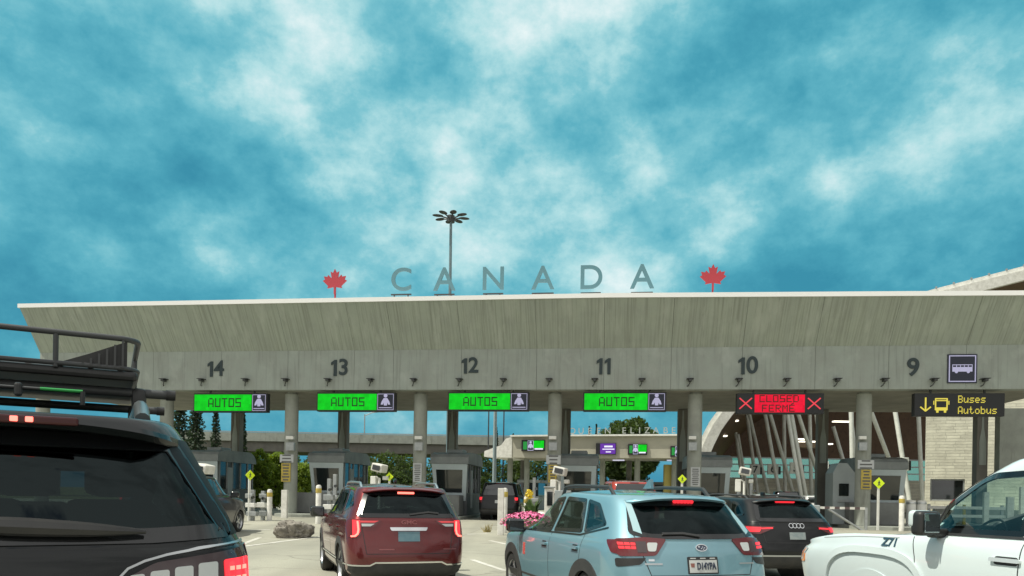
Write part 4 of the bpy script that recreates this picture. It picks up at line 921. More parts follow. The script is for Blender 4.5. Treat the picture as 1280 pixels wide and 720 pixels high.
def conifer(px, Z, top, wid, label, m=None):
    p = onground(px, Z); h = W(px, top, Z).z - p.z; rw = wid / FPX * Z / 2; rnd = random.Random(int(px * 3 + Z))
    r = thing('conifer', label, 'tree', p, rnd.uniform(0, 6), 'conifers beyond the lanes'); mb = MB(); n = int(h * 2.2) + 8
    for i in range(n):
        t = (i + 0.5) / n; z = h * (0.06 + 0.94 * t); rr = rw * (1 - t) ** 0.85 + 0.06
        for k in range(7):
            a = i * 1.1 + k * 0.9 + rnd.uniform(-.2, .2); q = rr * rnd.uniform(0.45, 0.95)
            leaves(mb, (q * math.cos(a) * 0.7, q * math.sin(a) * 0.7, z - q * 0.15), (rr * 0.42, rr * 0.42, h / n * 0.6), 14, max(0.10, rw * 0.09), rnd)
    mb.build('crown', m or lf_dark, r)
    MB().cyl((0, 0, 0), (0, 0, h * 0.95), rw * 0.08 + 0.05, 0.02, n=8).build('trunk', bark, r)
conifer(243, 52, 486, 52, 'dark conifer left of the lane 14 rear column, under the AUTOS display')
conifer(222, 58, 470, 50, 'dark conifer farthest left under the canopy')
conifer(268, 60, 500, 30, 'slim dark conifer between the lane 14 rear column and its neighbour')
conifer(302, 54, 512, 26, 'slim dark conifer right of the lane 14 rear column')
conifer(735, 92, 533, 12, 'small far conifer above the second canopy, left of its twin')
conifer(744, 94, 530, 12, 'small far conifer above the second canopy, beside the round tree')
conifer(619, 90, 534, 16, 'small dark conifer behind the pale light pole'); conifer(640, 94, 542, 10, 'tiny dark conifer above the tip of the second canopy')
tree(786, 96, 524, 70, 'round broad tree rising behind the second canopy', lf_mid, dens=2.2)
tree(844, 100, 544, 10, 'tiny round tree top left of the lane 10 column', lf_mid, dens=0.4)
tree(757, 98, 533, 22, 'green tree at the left shoulder of the round tree', lf_mid)
bush_px = [(322, 44, 560, 36, 'bright green bush right of the yellow sign'), (343, 46, 562, 34, 'bright green bush left of the lane 13 column'), (308, 50, 572, 34, 'bright green bush behind the equipment posts'), (376, 50, 575, 34, 'green bush just right of the lane 13 column'),
           (449, 50, 580, 36, 'green bush between the lane 13 booth and the white camera'), (470, 56, 586, 34, 'green bush behind the white camera of lane 13'), (500, 58, 590, 30, 'green bush behind the yellow sign of lane 12'), (596, 62, 592, 30, 'green bush right of the lane 12 booth'), (280, 56, 585, 40, 'green bush behind the lane 14 booth')]
for i, (px, Z, top, wid, lb) in enumerate(bush_px):
    tree(px, Z, top, wid, lb, lf_bright if i < 5 else lf_mid, 'bush', 1.3, 0.0, 'bushes beyond the lanes')
for i, px in enumerate((232, 262, 292, 330, 352, 392, 412, 436, 462, 490, 510, 545, 575, 600, 636, 668)):
    tree(px + (i % 3) * 4, 84 + (i * 7) % 9, 563 + (i * 5) % 9, 50, 'dark leafy tree in the row under the overpass', lf_mid, 'leafy_tree', 0.7, 0.1, 'trees under the overpass')
# boulder
p = onground(366.5, 21.3); bm = bmesh.new(); bmesh.ops.create_icosphere(bm, subdivisions=5, radius=1.0)
for v in bm.verts:
    q = v.co.copy(); n = noise.fractal(q * 1.6 + Vector((3.1, 1, 4)), 1.0, 2.0, 6); n2 = abs(noise.noise(q * 2.3 + Vector((7, 2, 1))))
    c = noise.cell(q * 2.2); f = 1 + 0.20 * n - 0.55 * max(0, 0.16 - n2) + 0.10 * c
    v.co = Vector((q.x * 0.52 * f, q.y * 0.42 * f, max(-0.02, (q.z * 0.34 + 0.20) * f)))
    if v.co.z > 0.40: v.co.z = 0.40 + (v.co.z - 0.40) * 0.5
mb = MB(); mb.bm.free(); mb.bm = bm
o = mb.build('boulder', mat('grey boulder', (0.30, 0.275, 0.235), 0.92, var=((0.12, 0.11, 0.095), 3.2, 9), bump=(9, 0.8), streak=((0.42, 0.39, 0.34), (4, 2, 2), 0.55, 0.7)), smooth=True); o.location = p; o.rotation_euler = (0, 0, 0.4)
tag(o, 'rough grey boulder sitting on the pavement beside the maroon car', 'boulder')
# flower planter
p = onground(659, 21.8); r = thing('flower_planter', 'round weathered concrete planter overflowing with pink flowers', 'planter', p)
MB().lathe([(0.42, 0), (0.50, 0.08), (0.66, 0.52), (0.74, 0.60), (0.72, 0.64), (0.62, 0.62), (0.60, 0.5), (0, 0.5)], n=32, full=False).build('pot', mat('planter concrete', (0.34, 0.30, 0.22), 0.9, var=((0.20, 0.18, 0.14), 3, 8), bump=(14, 0.5)), r, smooth=True)
rnd = random.Random(4); mb = MB(); mb2 = MB()
for _ in range(520):
    a = rnd.uniform(0, 6.283); q = 0.80 * math.sqrt(rnd.random()); z = 0.60 + 0.20 * (1 - (q / 0.8) ** 2) + rnd.uniform(-0.04, 0.05) - (0.16 * rnd.random() if q > 0.66 else 0)
    c = Vector((q * math.cos(a), q * math.sin(a), z)); nrm = Vector((rnd.uniform(-.5, .5) + c.x * .6, rnd.uniform(-.5, .5) + c.y * .6, 0.7)).normalized(); t1 = nrm.orthogonal().normalized(); t2 = nrm.cross(t1); s = rnd.uniform(0.03, 0.05)
    cv = mb.bm.verts.new(c - nrm * 0.012); ring = [mb.bm.verts.new(c + (t1 * math.cos(k * 1.2566) + t2 * math.sin(k * 1.2566)) * s + nrm * rnd.uniform(0, .01)) for k in range(5)]
    for k in range(5): mb.bm.faces.new((cv, ring[k], ring[(k + 1) % 5]))
leaves(mb2, (0, 0, 0.60), (0.74, 0.74, 0.14), 900, 0.05, rnd)
pink = mat('pink petals', (0.62, 0.10, 0.27), 0.6, var=((0.78, 0.24, 0.42), 9, 2))
mb2.build('foliage', lf_mid, r); tag(mb.build('blossoms', pink, r), kind='stuff')
# yellow flowers behind it
p = onground(664, 25.5); r = thing('canna_planter', 'leafy plant with broad leaves and a yellow flower behind the pink flowers', 'plant', p)
MB().lathe([(0.26, 0), (0.38, 0.45), (0.36, 0.45), (0, 0.42)], n=24, full=False).build('pot', conc_plain, r, smooth=True)
mb = MB(); rnd = random.Random(9)
for k in range(26):
    a = rnd.uniform(0, 6.283); t = rnd.uniform(0.15, 0.5); h = rnd.uniform(0.75, 1.35); q0 = Vector((0.1 * math.cos(a), 0.1 * math.sin(a), 0.42)); q2 = Vector((t * math.cos(a), t * math.sin(a), h)); q1 = q0.lerp(q2, 0.55) + Vector((0, 0, 0.12)); s = Vector((-math.sin(a), math.cos(a), 0)) * rnd.uniform(0.05, 0.085)
    v = [mb.bm.verts.new(x) for x in (q0, q1 - s, q1 + s, q2 + Vector((0, 0, -0.05)))]; mb.bm.faces.new((v[0], v[1], v[2])); mb.bm.faces.new((v[1], v[3], v[2]))
mb.build('leaf_mass', leaf_mat('canna leaves', (0.05, 0.10, 0.03), (0.09, 0.14, 0.04)), r)
mb = MB(); leaves(mb, (-0.10, -0.2, 1.28), (0.14, 0.12, 0.17), 70, 0.06, rnd); mb.build('yellow_blossom', mat('yellow petals', (0.80, 0.62, 0.05), 0.6), r)
p = onground(676, 24); o = MB().ball((0, 0, 0.62), 0.16, 3, (1.2, 1, 0.85)).build('white_globe', white_paint, smooth='all'); o.location = p
mbp = MB(); mbp.cyl((0, 0, 0), (0, 0, 0.52), 0.05); pp = mbp.build('stem', white_metal, o); tag(o, 'white rounded sensor head on a short stem beside the planter', 'sensor')
p = onground(609, 24.8); mb = MB(); rnd = random.Random(3)
for _ in range(50):
    a = rnd.uniform(0, 6.283); h = rnd.uniform(0.1, 0.34); t = rnd.uniform(0.02, 0.22); s = 0.012
    b0 = Vector((rnd.uniform(-.1, .1), rnd.uniform(-.05, .05), 0)); tp = b0 + Vector((t * math.cos(a), t * math.sin(a), h)); v = [mb.bm.verts.new(x) for x in (b0 - Vector((s, 0, 0)), b0 + Vector((s, 0, 0)), tp)]; mb.bm.faces.new(v)
o = mb.build('weed_tuft', mat('dry grass', (0.30, 0.25, 0.10), 0.8)); o.location = p; tag(o, 'dry tuft of weeds growing by the kerb left of the flat white post', 'weed')
# ------------------------------------------------------------------ vehicles
glass_clear = glass('clear car glass', (0.78, 0.90, 0.87), (0.95, 0.97, 0.92), 0.01, 0.05)
glass_tint = glass('tinted car glass', (0.24, 0.31, 0.31), (0.7, 0.85, 0.86), 0.01, 0.03)
glass_dark = glass('privacy glass', (0.05, 0.065, 0.065), (0.55, 0.70, 0.72), 0.01, 0.0)
seat_cloth = mat('dark seat cloth', (0.035, 0.036, 0.038), 0.85, var=((0.05, 0.05, 0.05), 8, 4))
cladding = mat('grey black cladding', (0.028, 0.029, 0.030), 0.6, var=((0.045, 0.044, 0.042), 5, 6))
plate_white = mat('plate white', (0.55, 0.57, 0.56), 0.45, var=((0.48, 0.49, 0.49), 8, 3))
VIEWS = {'rear': (Vector((1, 0, 0)), Vector((0, 1, 0))), 'front': (Vector((-1, 0, 0)), Vector((0, 1, 0))), 'left': (Vector((0, -1, 0)), Vector((1, 0, 0))), 'right': (Vector((0, 1, 0)), Vector((1, 0, 0)))}
def lerp_pts(pts, x):
    if x <= pts[0][0]: return pts[0][1]
    for (a, za), (b, zb) in zip(pts, pts[1:]):
        if x <= b:
            t = (x - a) / (b - a); return za + (zb - za) * t
    return pts[-1][1]
def inside(p, poly):
    c = False; n = len(poly)
    for i in range(n):
        (x0, y0), (x1, y1) = poly[i], poly[i - 1]
        if (y0 > p[1]) != (y1 > p[1]) and p[0] < (x1 - x0) * (p[1] - y0) / (y1 - y0) + x0: c = not c
    return c
def area2(poly): return sum(poly[i - 1][0] * poly[i][1] - poly[i][0] * poly[i - 1][1] for i in range(len(poly))) / 2
def offset_poly(poly, d):
    """grow (d>0) or shrink a 2D polygon"""
    s = 1 if area2(poly) > 0 else -1; n = len(poly); out = []
    for i in range(n):
        p0, p1, p2 = Vector(poly[i - 1]), Vector(poly[i]), Vector(poly[(i + 1) % n])
        a = (p1 - p0); b = (p2 - p1)
        if a.length < 1e-6 or b.length < 1e-6: out.append(tuple(p1)); continue
        a.normalize(); b.normalize(); na = Vector((a.y, -a.x)) * s; nb = Vector((b.y, -b.x)) * s
        m = na + nb
        if m.length < 1e-3: m = na
        m.normalize(); k = d / max(0.5, m.dot(na)); out.append(tuple(p1 + m * k))
    return out
def round_poly(poly, r, n=4):
    out = []; N_ = len(poly)
    for i in range(N_):
        p0, p1, p2 = Vector(poly[i - 1]), Vector(poly[i]), Vector(poly[(i + 1) % N_])
        a = p0 - p1; b = p2 - p1; rr = min(r, a.length * 0.45, b.length * 0.45); A = p1 + a.normalized() * rr; B = p1 + b.normalized() * rr
        for k in range(n + 1):
            t = k / n; out.append(tuple(A * (1 - t) ** 2 + p1 * 2 * t * (1 - t) + B * t * t))
    return out
def densify(poly, step, closed=True):
    out = []; n = len(poly)
    for i in range(n if closed else n - 1):
        a, b = Vector(poly[i]), Vector(poly[(i + 1) % n]); k = max(1, int((b - a).length / step + 0.5))
        out += [tuple(a.lerp(b, j / k)) for j in range(k)]
    if not closed: out.append(tuple(poly[-1]))
    return out
class Car:
    def __init__(s, name, label, cat, levels, paint_mat, L, w, loc, heading, crown=0.035, sub=7, group=None, roofz=None):
        s.root = thing(name, label, cat, loc, heading + R(90), group); s.L, s.w, s.paint = L, w, paint_mat
        rings = [s.ring(**lv) for lv in levels]; n = len(rings[0]); R_ = []
        for i in range(len(rings) - 1):
            p0, p1, p2, p3 = rings[max(i - 1, 0)], rings[i], rings[i + 1], rings[min(i + 2, len(rings) - 1)]
            for k in range(sub):
                t = k / sub; t2, t3 = t * t, t * t * t
                R_.append([(p1[j] * 2 + (p2[j] - p0[j]) * t + (p0[j] * 2 - p1[j] * 5 + p2[j] * 4 - p3[j]) * t2 + (p1[j] * 3 - p0[j] - p2[j] * 3 + p3[j]) * t3) * 0.5 for j in range(n)])
        R_.append(rings[-1]); top = rings[-1]
        xs = [p.x for p in top]; x0, x1 = min(xs), max(xs); xm = (x0 + x1) / 2; hw = max(p.y for p in top)
        for f in (0.93, 0.82, 0.66, 0.45, 0.22, 0.02):
            R_.append([Vector((xm + (p.x - xm) * (0.35 + 0.65 * f), p.y * f, p.z + crown * (1 - f * f))) for p in top])
        bm = bmesh.new(); vr = [[bm.verts.new(p) for p in r] for r in R_]
        for a, b in zip(vr, vr[1:]):
            for k in range(n): bm.faces.new((a[k], a[(k + 1) % n], b[(k + 1) % n], b[k]))
        bm.faces.new(vr[0]); bm.faces.new(vr[-1])
        bmesh.ops.recalc_face_normals(bm, faces=bm.faces); bm.normal_update()
        s.bm = bm; s.bvh = BVHTree.FromBMesh(bm)
    @staticmethod
    def ring(xr, xf, w, z, rr=0.25, rf=0.3, br=0.05, bf=0.08, tr=0.04, tf=0.06):
        def half_end(x0, sgn, r, b):
            ya = w - r; e = []
            for i in range(10):
                y = ya * i / 10; e.append((x0 + sgn * b * (y / w) ** 2, y))
            P0 = (x0 + sgn * b * (ya / w) ** 2, ya); P1 = (x0 + sgn * b, w); P2 = (x0 + sgn * (b + r * 1.25), w)
            for i in range(11):
                t = i / 10; e.append(tuple(P0[k] * (1 - t) ** 2 + P1[k] * 2 * t * (1 - t) + P2[k] * t * t for k in (0, 1)))
            return e
        re = half_end(xr, 1, rr, br); fe = half_end(xf, -1, rf, bf); a, b = re[-1], fe[-1]
        h = re + [(a[0] + (b[0] - a[0]) * k / 64, w) for k in range(1, 64)] + fe[::-1]
        xm, hl = (xr + xf) / 2, (xf - xr) / 2; q = []
        for x, y in h:
            u = (x - xm) / hl; q.append(Vector((x, y * (1 - (tr if u < 0 else tf) * abs(u) ** 2.5), lerp_pts(z, x) if isinstance(z, list) else z)))
        return q + [Vector((p.x, -p.y, p.z)) for p in q[-2:0:-1]]
    def hit(s, view, a, z):
        if isinstance(view, (int, float)):
            d = Vector((math.cos(R(view)), math.sin(R(view)), 0)); p = Vector((-d.y, d.x, 0))
        else: d, p = VIEWS[view]
        o = p * a - d * 12 + Vector((0, 0, z)); h, nrm, _, _ = s.bvh.ray_cast(o, d)
        if h is None:
            reach = s.L / 2 if view in ('rear', 'front') else s.w
            h, nrm, _, _ = s.bvh.find_nearest(p * a - d * reach * 0.97 + Vector((0, 0, z)))
        if nrm.dot(d) > 0: nrm = -nrm
        return h, nrm
    def _mk(s, name, faces2d, view, off, skirt, m, parent, mirror, bulge=0.0):
        """faces2d: list of polygons sharing 2D points"""
        outs = []
        for sgn in ((1, -1) if mirror else (1,)):
            bm = bmesh.new(); vs = {}
            def V(q):
                k = (round(q[0], 4), round(q[1], 4))
                if k not in vs:
                    h, nr = s.hit(view, *k); c = h + nr * off
                    if sgn < 0: c = Vector((c.x, -c.y, c.z)); nr = Vector((nr.x, -nr.y, nr.z))
                    vs[k] = (bm.verts.new(c), nr)
                return vs[k][0]
            for f in faces2d:
                q = [V(p) for p in f]; u = []
                for v in q:
                    if v not in u: u.append(v)
                if len(u) > 2:
                    try: bm.faces.new(u)
                    except ValueError: pass
            nm = {v: nr for v, nr in vs.values()}
            if skirt:
                low = {}
                for e in [e for e in bm.edges if len(e.link_faces) == 1]:
                    for v in e.verts:
                        if v not in low: low[v] = bm.verts.new(v.co - nm[v] * (off + skirt))
                    a, b = e.verts; bm.faces.new((a, b, low[b], low[a]))
            bmesh.ops.recalc_face_normals(bm, faces=bm.faces)
            mb = MB(); mb.bm.free(); mb.bm = bm; outs.append(mb.build(name, m, parent or s.root, smooth=True))
        return outs
    def panel(s, name, poly, view, m, off=0.004, skirt=0.006, parent=None, mirror=False, step=0.05, rnd=0.0):
        if rnd: poly = round_poly(poly, rnd)
        b = bmesh.new(); f = b.faces.new([b.verts.new((x, y, 0)) for x, y in poly])
        for ax in (0, 1):
            lo, hi = min(p[ax] for p in poly), max(p[ax] for p in poly); k = int((hi - lo) / step)
            for i in range(1, k + 1):
                co = [0, 0, 0]; co[ax] = lo + (hi - lo) * i / (k + 1); no = [0, 0, 0]; no[ax] = 1
                bmesh.ops.bisect_plane(b, geom=b.verts[:] + b.edges[:] + b.faces[:], plane_co=co, plane_no=no)
        bmesh.ops.triangulate(b, faces=[f for f in b.faces if len(f.verts) > 4])
        fs = [[(v.co.x, v.co.y) for v in f.verts] for f in b.faces]; b.free()
        return s._mk(name, fs, view, off, skirt, m, parent, mirror)
    def frame(s, name, poly, view, m, win, wout, off=0.006, skirt=0.01, parent=None, mirror=False, step=0.05):
        poly = densify(poly, step); a, b = offset_poly(poly, wout), offset_poly(poly, -win); n = len(poly)
        return s._mk(name, [[a[i], a[(i + 1) % n], b[(i + 1) % n], b[i]] for i in range(n)], view, off, skirt, m, parent, mirror)
    def strip(s, name, pts, wd, view, m, off=0.002, skirt=0.004, parent=None, mirror=False, step=0.04):
        pts = densify(pts, step, False); fs = []; L_, R_ = [], []
        for i in range(len(pts)):
            t = Vector(pts[min(i + 1, len(pts) - 1)]) - Vector(pts[max(i - 1, 0)]); t.normalize(); nn = Vector((-t.y, t.x)) * wd / 2
            L_.append(tuple(Vector(pts[i]) + nn)); R_.append(tuple(Vector(pts[i]) - nn))
        return s._mk(name, [[L_[i], L_[i + 1], R_[i + 1], R_[i]] for i in range(len(pts) - 1)], view, off, skirt, m, parent, mirror)
    def cut(s, poly, view, shrink=0.02):
        if shrink: poly = offset_poly(poly, -shrink)
        d, p = VIEWS[view]; kill = []
        for f in s.bm.faces:
            if f.normal.dot(d) > -0.05: continue
            if all(inside((v.co.dot(p), v.co.z), poly) for v in f.verts): kill.append(f)
        bmesh.ops.delete(s.bm, geom=kill, context='FACES')
    def window(s, name, poly, view, g, trim=None, win=0.035, wout=0.012, mirror=False, hole=True, rnd=0.03, off=0.003):
        poly = round_poly(poly, rnd)
        o = s.panel(name, poly, view, g, off, 0, mirror=mirror, step=0.07)
        if hole:
            s.cut(poly, view, 0.004)
            if mirror: s.cut(poly, 'right' if view == 'left' else view, 0.004)
        if trim: s.frame('window_trim', poly, view, trim, win, wout, parent=None, mirror=mirror)
        return o
    def arches(s, xs, r, zc, m=None, wd=0.06):
        for x in xs:
            rk = r + 0.012; kill = [f for f in s.bm.faces if abs(f.calc_center_median().y) > s.w * 0.55 and all((v.co.x - x) ** 2 + (v.co.z - zc) ** 2 < rk * rk for v in f.verts)]
            bmesh.ops.delete(s.bm, geom=kill, context='FACES')
            pts = [(x + (r + wd * 0.05) * math.cos(a), zc + (r + wd * 0.05) * math.sin(a)) for a in [R(-15 + 210 * k / 26) for k in range(27)]]
            s.strip('arch_trim', pts, wd + 0.03, 'left', m or s.paint, 0.012, 0.03, mirror=True)
            for sg in (1, -1):
                MB().cyl((x, sg * (s.w - 0.24), zc), (x, sg * (s.w - 0.55), zc), r + 0.02, n=28).build('wheel_well', black_plastic, s.root)
    def wheels(s, xs, r, wd=0.22, rimr=None, spokes=5, inset=0.03, rim_m=None):
        rimr = rimr or r * 0.66; k0 = None
        for x in xs:
            for sg in (1, -1):
                y = sg * (s.w - inset - wd / 2)
                if k0 is None:
                    M = Matrix.Rotation(R(-90), 4, 'X'); h = wd / 2
                    mb = MB(); mb.lathe([(rimr, -h * 0.9), (rimr + 0.03, -h), (r - 0.035, -h), (r - 0.008, -h * 0.78), (r, -h * 0.4), (r, h * 0.4), (r - 0.008, h * 0.78), (r - 0.035, h), (rimr + 0.03, h), (rimr, h * 0.9)], M, 40, False); t = mb.build('wheel', rubber, s.root, smooth=True)
                    mb = MB(); mb.lathe([(rimr, h * 0.9), (rimr * 0.95, h * 0.72), (rimr * 0.93, -h * 0.2)], M, 40, False); mb.cyl((0, -h * 0.1, 0), (0, h * 0.66, 0), rimr * 0.24, rimr * 0.2, n=20)
                    for q in range(spokes):
                        rot = Matrix.Rotation(2 * math.pi * q / spokes, 3, 'Y'); c = rot @ Vector((0, h * 0.56, rimr * 0.56)); mb.box(c, (rimr * 0.24, h * 0.22, rimr * 0.82), 0.008, rot)
                    rm = mb.build('rim', rim_m or alloy, t, smooth=True); MB().cyl((0, -h * 0.3, 0), (0, -h * 0.12, 0), rimr * 0.93, n=30).build('brake_disc', dark_grey, t)
                    k0 = t; t.location = (x, y, r)
                else:
                    t = k0.copy(); COL.objects.link(t); t.parent = s.root; t.location = (x, y, r); t.rotation_euler = (0, 0.3 * x, 0 if sg > 0 else math.pi)
                    for ch in k0.children:
                        c = ch.copy(); COL.objects.link(c); c.parent = t
                s.wh = k0
    def mirrors(s, x, z, m, cap=None, size=(0.16, 0.24, 0.18), out=0.16, left_only=False):
        for sg in (1,) if left_only else (1, -1):
            h, _ = s.hit('left', x, z - 0.05); y = sg * (h.y + out)
            o = MB().box((x, y, z), size, min(size) * 0.28, seg=3).build('mirror', cap or m, s.root, smooth=True)
            MB().box((x + 0.02, sg * (h.y + out * 0.3), z - size[2] * 0.32), (0.10, out * 1.0, 0.06), 0.02).build('mirror_arm', m, o)
            MB().box((x - size[0] / 2 - 0.001, y, z), (0.012, size[1] * 0.82, size[2] * 0.76), 0.004).build('mirror_glass', dark_glass, o)
    def seats(s, rows, w2=0.36, z0=0.62, hgt=0.62, lean=12, head=True):
        for x, n in rows:
            for y in ((w2, -w2) if n == 2 else (w2 * 1.15, 0, -w2 * 1.15)):
                rot = Matrix.Rotation(R(-lean), 3, 'Y'); wd = 0.48 if n == 2 else 0.40
                o = MB().box((x, y, z0 + hgt * 0.5), (0.16, wd, hgt), 0.05, rot).build('seat', seat_cloth, s.root, smooth=True)
                if head: MB().box((x - 0.10, y, z0 + hgt + 0.12), (0.11, 0.27, 0.19), 0.045, rot).build('headrest', seat_cloth, o, smooth=True)
    def handle(s, x, z, m, ln=0.20, view='left', mirror=True):
        s.panel('handle_recess', round_poly([(x - ln * 0.4, z - 0.04), (x + ln * 0.4, z - 0.04), (x + ln * 0.4, z + 0.035), (x - ln * 0.4, z + 0.035)], 0.03), view, black_plastic, 0.001, 0.002, mirror=mirror)
        s.panel('handle', [(x - ln / 2, z - 0.016), (x + ln / 2, z - 0.016), (x + ln / 2, z + 0.018), (x - ln / 2, z + 0.018)], view, m, 0.03, 0.02, mirror=mirror, rnd=0.014)
    def rails(s, x0, x1, y, m, lift=0.05, r=0.018):
        for sg in (1, -1):
            p = []
            for k in range(13):
                x = x0 + (x1 - x0) * k / 12; h, _, _, _ = s.bvh.ray_cast(Vector((x, sg * y, 5)), Vector((0, 0, -1))); up = lift if 0 < k < 12 else -0.02
                p.append((h.x, h.y, h.z + up))
            MB().tube(p, r, 8).build('roof_rail', m, s.root, smooth=True)
    def spoiler(s, z, hw, depth, m, thick=0.04, drop=0.05, lift=0.012, name='spoiler'):
        bm = bmesh.new(); rows = []
        for k in range(25):
            y = hw * (k / 12 - 1); u = abs(y / hw); zz = z - drop * u ** 2.5
            h, _, _, _ = s.bvh.ray_cast(Vector((-12, y, zz)), Vector((1, 0, 0))); x = (h.x if h else -1.8); x0 = x - depth * (1 - 0.75 * max(0, (u - 0.75) / 0.25) ** 1.5)
            rows.append([bm.verts.new(q) for q in ((x + 0.22, y, zz + thick * 0.5 + lift + 0.01), (x0 + 0.02, y, zz + thick * 0.42), (x0, y, zz), (x0 + 0.025, y, zz - thick * 0.5), (x + 0.10, y, zz - thick * 0.5))])
        for a, b in zip(rows, rows[1:]):
            for i in range(5): bm.faces.new((a[i], a[(i + 1) % 5], b[(i + 1) % 5], b[i]))
        bm.faces.new(rows[0]); bm.faces.new(rows[-1]); bmesh.ops.recalc_face_normals(bm, faces=bm.faces)
        mb = MB(); mb.bm.free(); mb.bm = bm; return mb.build(name, m, s.root, smooth=True)
    def text_rear(s, name, txt, a, z, size, m, off=0.004, bold=0.0, parent=None, width=1.0):
        h, nr = s.hit('rear', a, z); mb = MB(); tilt = math.asin(max(-1, min(1, nr.z)))
        M = Matrix.Translation(h + nr * off) @ Matrix.Rotation(R(-90), 4, 'Z') @ Matrix.Rotation(-tilt, 4, 'X') @ Matrix.Diagonal((width, 1, 1, 1))
        text_mesh(mb, txt, size, M, 0.003, bold); return mb.build(name, m, parent or s.root)
    def done(s): 
        mb = MB(); mb.bm.free(); mb.bm = s.bm; s.body = mb.build('body', s.paint, s.root, smooth='all'); return s
def suv_levels(L, w, H_, hood=0.98, belt=1.08, nose=0.9, ws=0.95, tail=0.30, roofw=0.66, rake=0.38, low=0.24, br=0.07, rr=0.24):
    """outlines of a typical five door body: L, w half width, H_ roof height; tail/rake = lean of the rear glass"""
    xr, xf = -L / 2, L / 2; hz = [(xr, belt + 0.03), (0.2, belt), (ws + 0.1, belt - 0.03), (xf, hood - 0.06)]
    return [dict(xr=xr + 0.16, xf=xf - 0.18, w=w * 0.88, z=low, rr=rr, rf=0.3, br=br, bf=0.2),
            dict(xr=xr + 0.04, xf=xf - 0.06, w=w * 0.955, z=low + 0.09, rr=rr, rf=0.32, br=br, bf=0.2),
            dict(xr=xr, xf=xf, w=w * 0.985, z=0.50, rr=rr, rf=0.34, br=br, bf=0.2), dict(xr=xr + 0.015, xf=xf - 0.01, w=w, z=0.68, rr=rr, rf=0.34, br=br, bf=0.2),
            dict(xr=xr + 0.06, xf=xf - 0.05, w=w * 0.995, z=[(xr, 0.90), (ws, 0.90), (xf, hood * 0.88)], rr=rr, rf=0.36, br=br, bf=0.2), dict(xr=xr + 0.09, xf=xf - 0.12, w=w * 0.975, z=[(xr, belt - 0.03), (ws, belt - 0.05), (xf, hood - 0.09)], rr=rr, rf=0.38, br=br, bf=0.2),
            dict(xr=xr + 0.11, xf=xf - 0.28, w=w * 0.95, z=hz, rr=rr, rf=0.4, br=br, bf=0.2), dict(xr=xr + 0.13, xf=ws + 0.12, w=w * 0.925, z=[(xr, belt + 0.07), (ws + 0.12, belt + 0.05)], rr=rr, rf=0.3, br=br, bf=0.22),
            dict(xr=xr + tail, xf=ws - 0.28, w=(w * 0.9 + roofw) / 2 + 0.03, z=(belt + H_) / 2 + 0.02, rr=rr * 0.9, rf=0.25, br=br * 1.2, bf=0.2), dict(xr=xr + tail + rake * 0.38, xf=ws - 0.62, w=roofw + 0.055, z=[(xr, H_ - 0.10), (-0.3, H_ - 0.055), (ws, H_ - 0.09)], rr=rr * 0.8, rf=0.2, br=br * 1.2, bf=0.15),
            dict(xr=xr + tail + rake * 0.5, xf=ws - 0.80, w=roofw - 0.04, z=[(xr, H_ - 0.075), (-0.3, H_ - 0.03), (ws, H_ - 0.06)], rr=rr * 0.7, rf=0.2, br=br, bf=0.12)]
def place(px, Z, h_deg): return onground(px, Z), R(h_deg)
def rear_pos(px, Z, h_deg, L):
    """ground point of a car whose rear centre shows at column px and depth Z, heading h_deg to the left of the view"""
    p = onground(px, Z); f = Vector((-math.sin(R(h_deg)), math.cos(R(h_deg)), 0)); c = p + f * L / 2; c.z = gz(c.y); return c

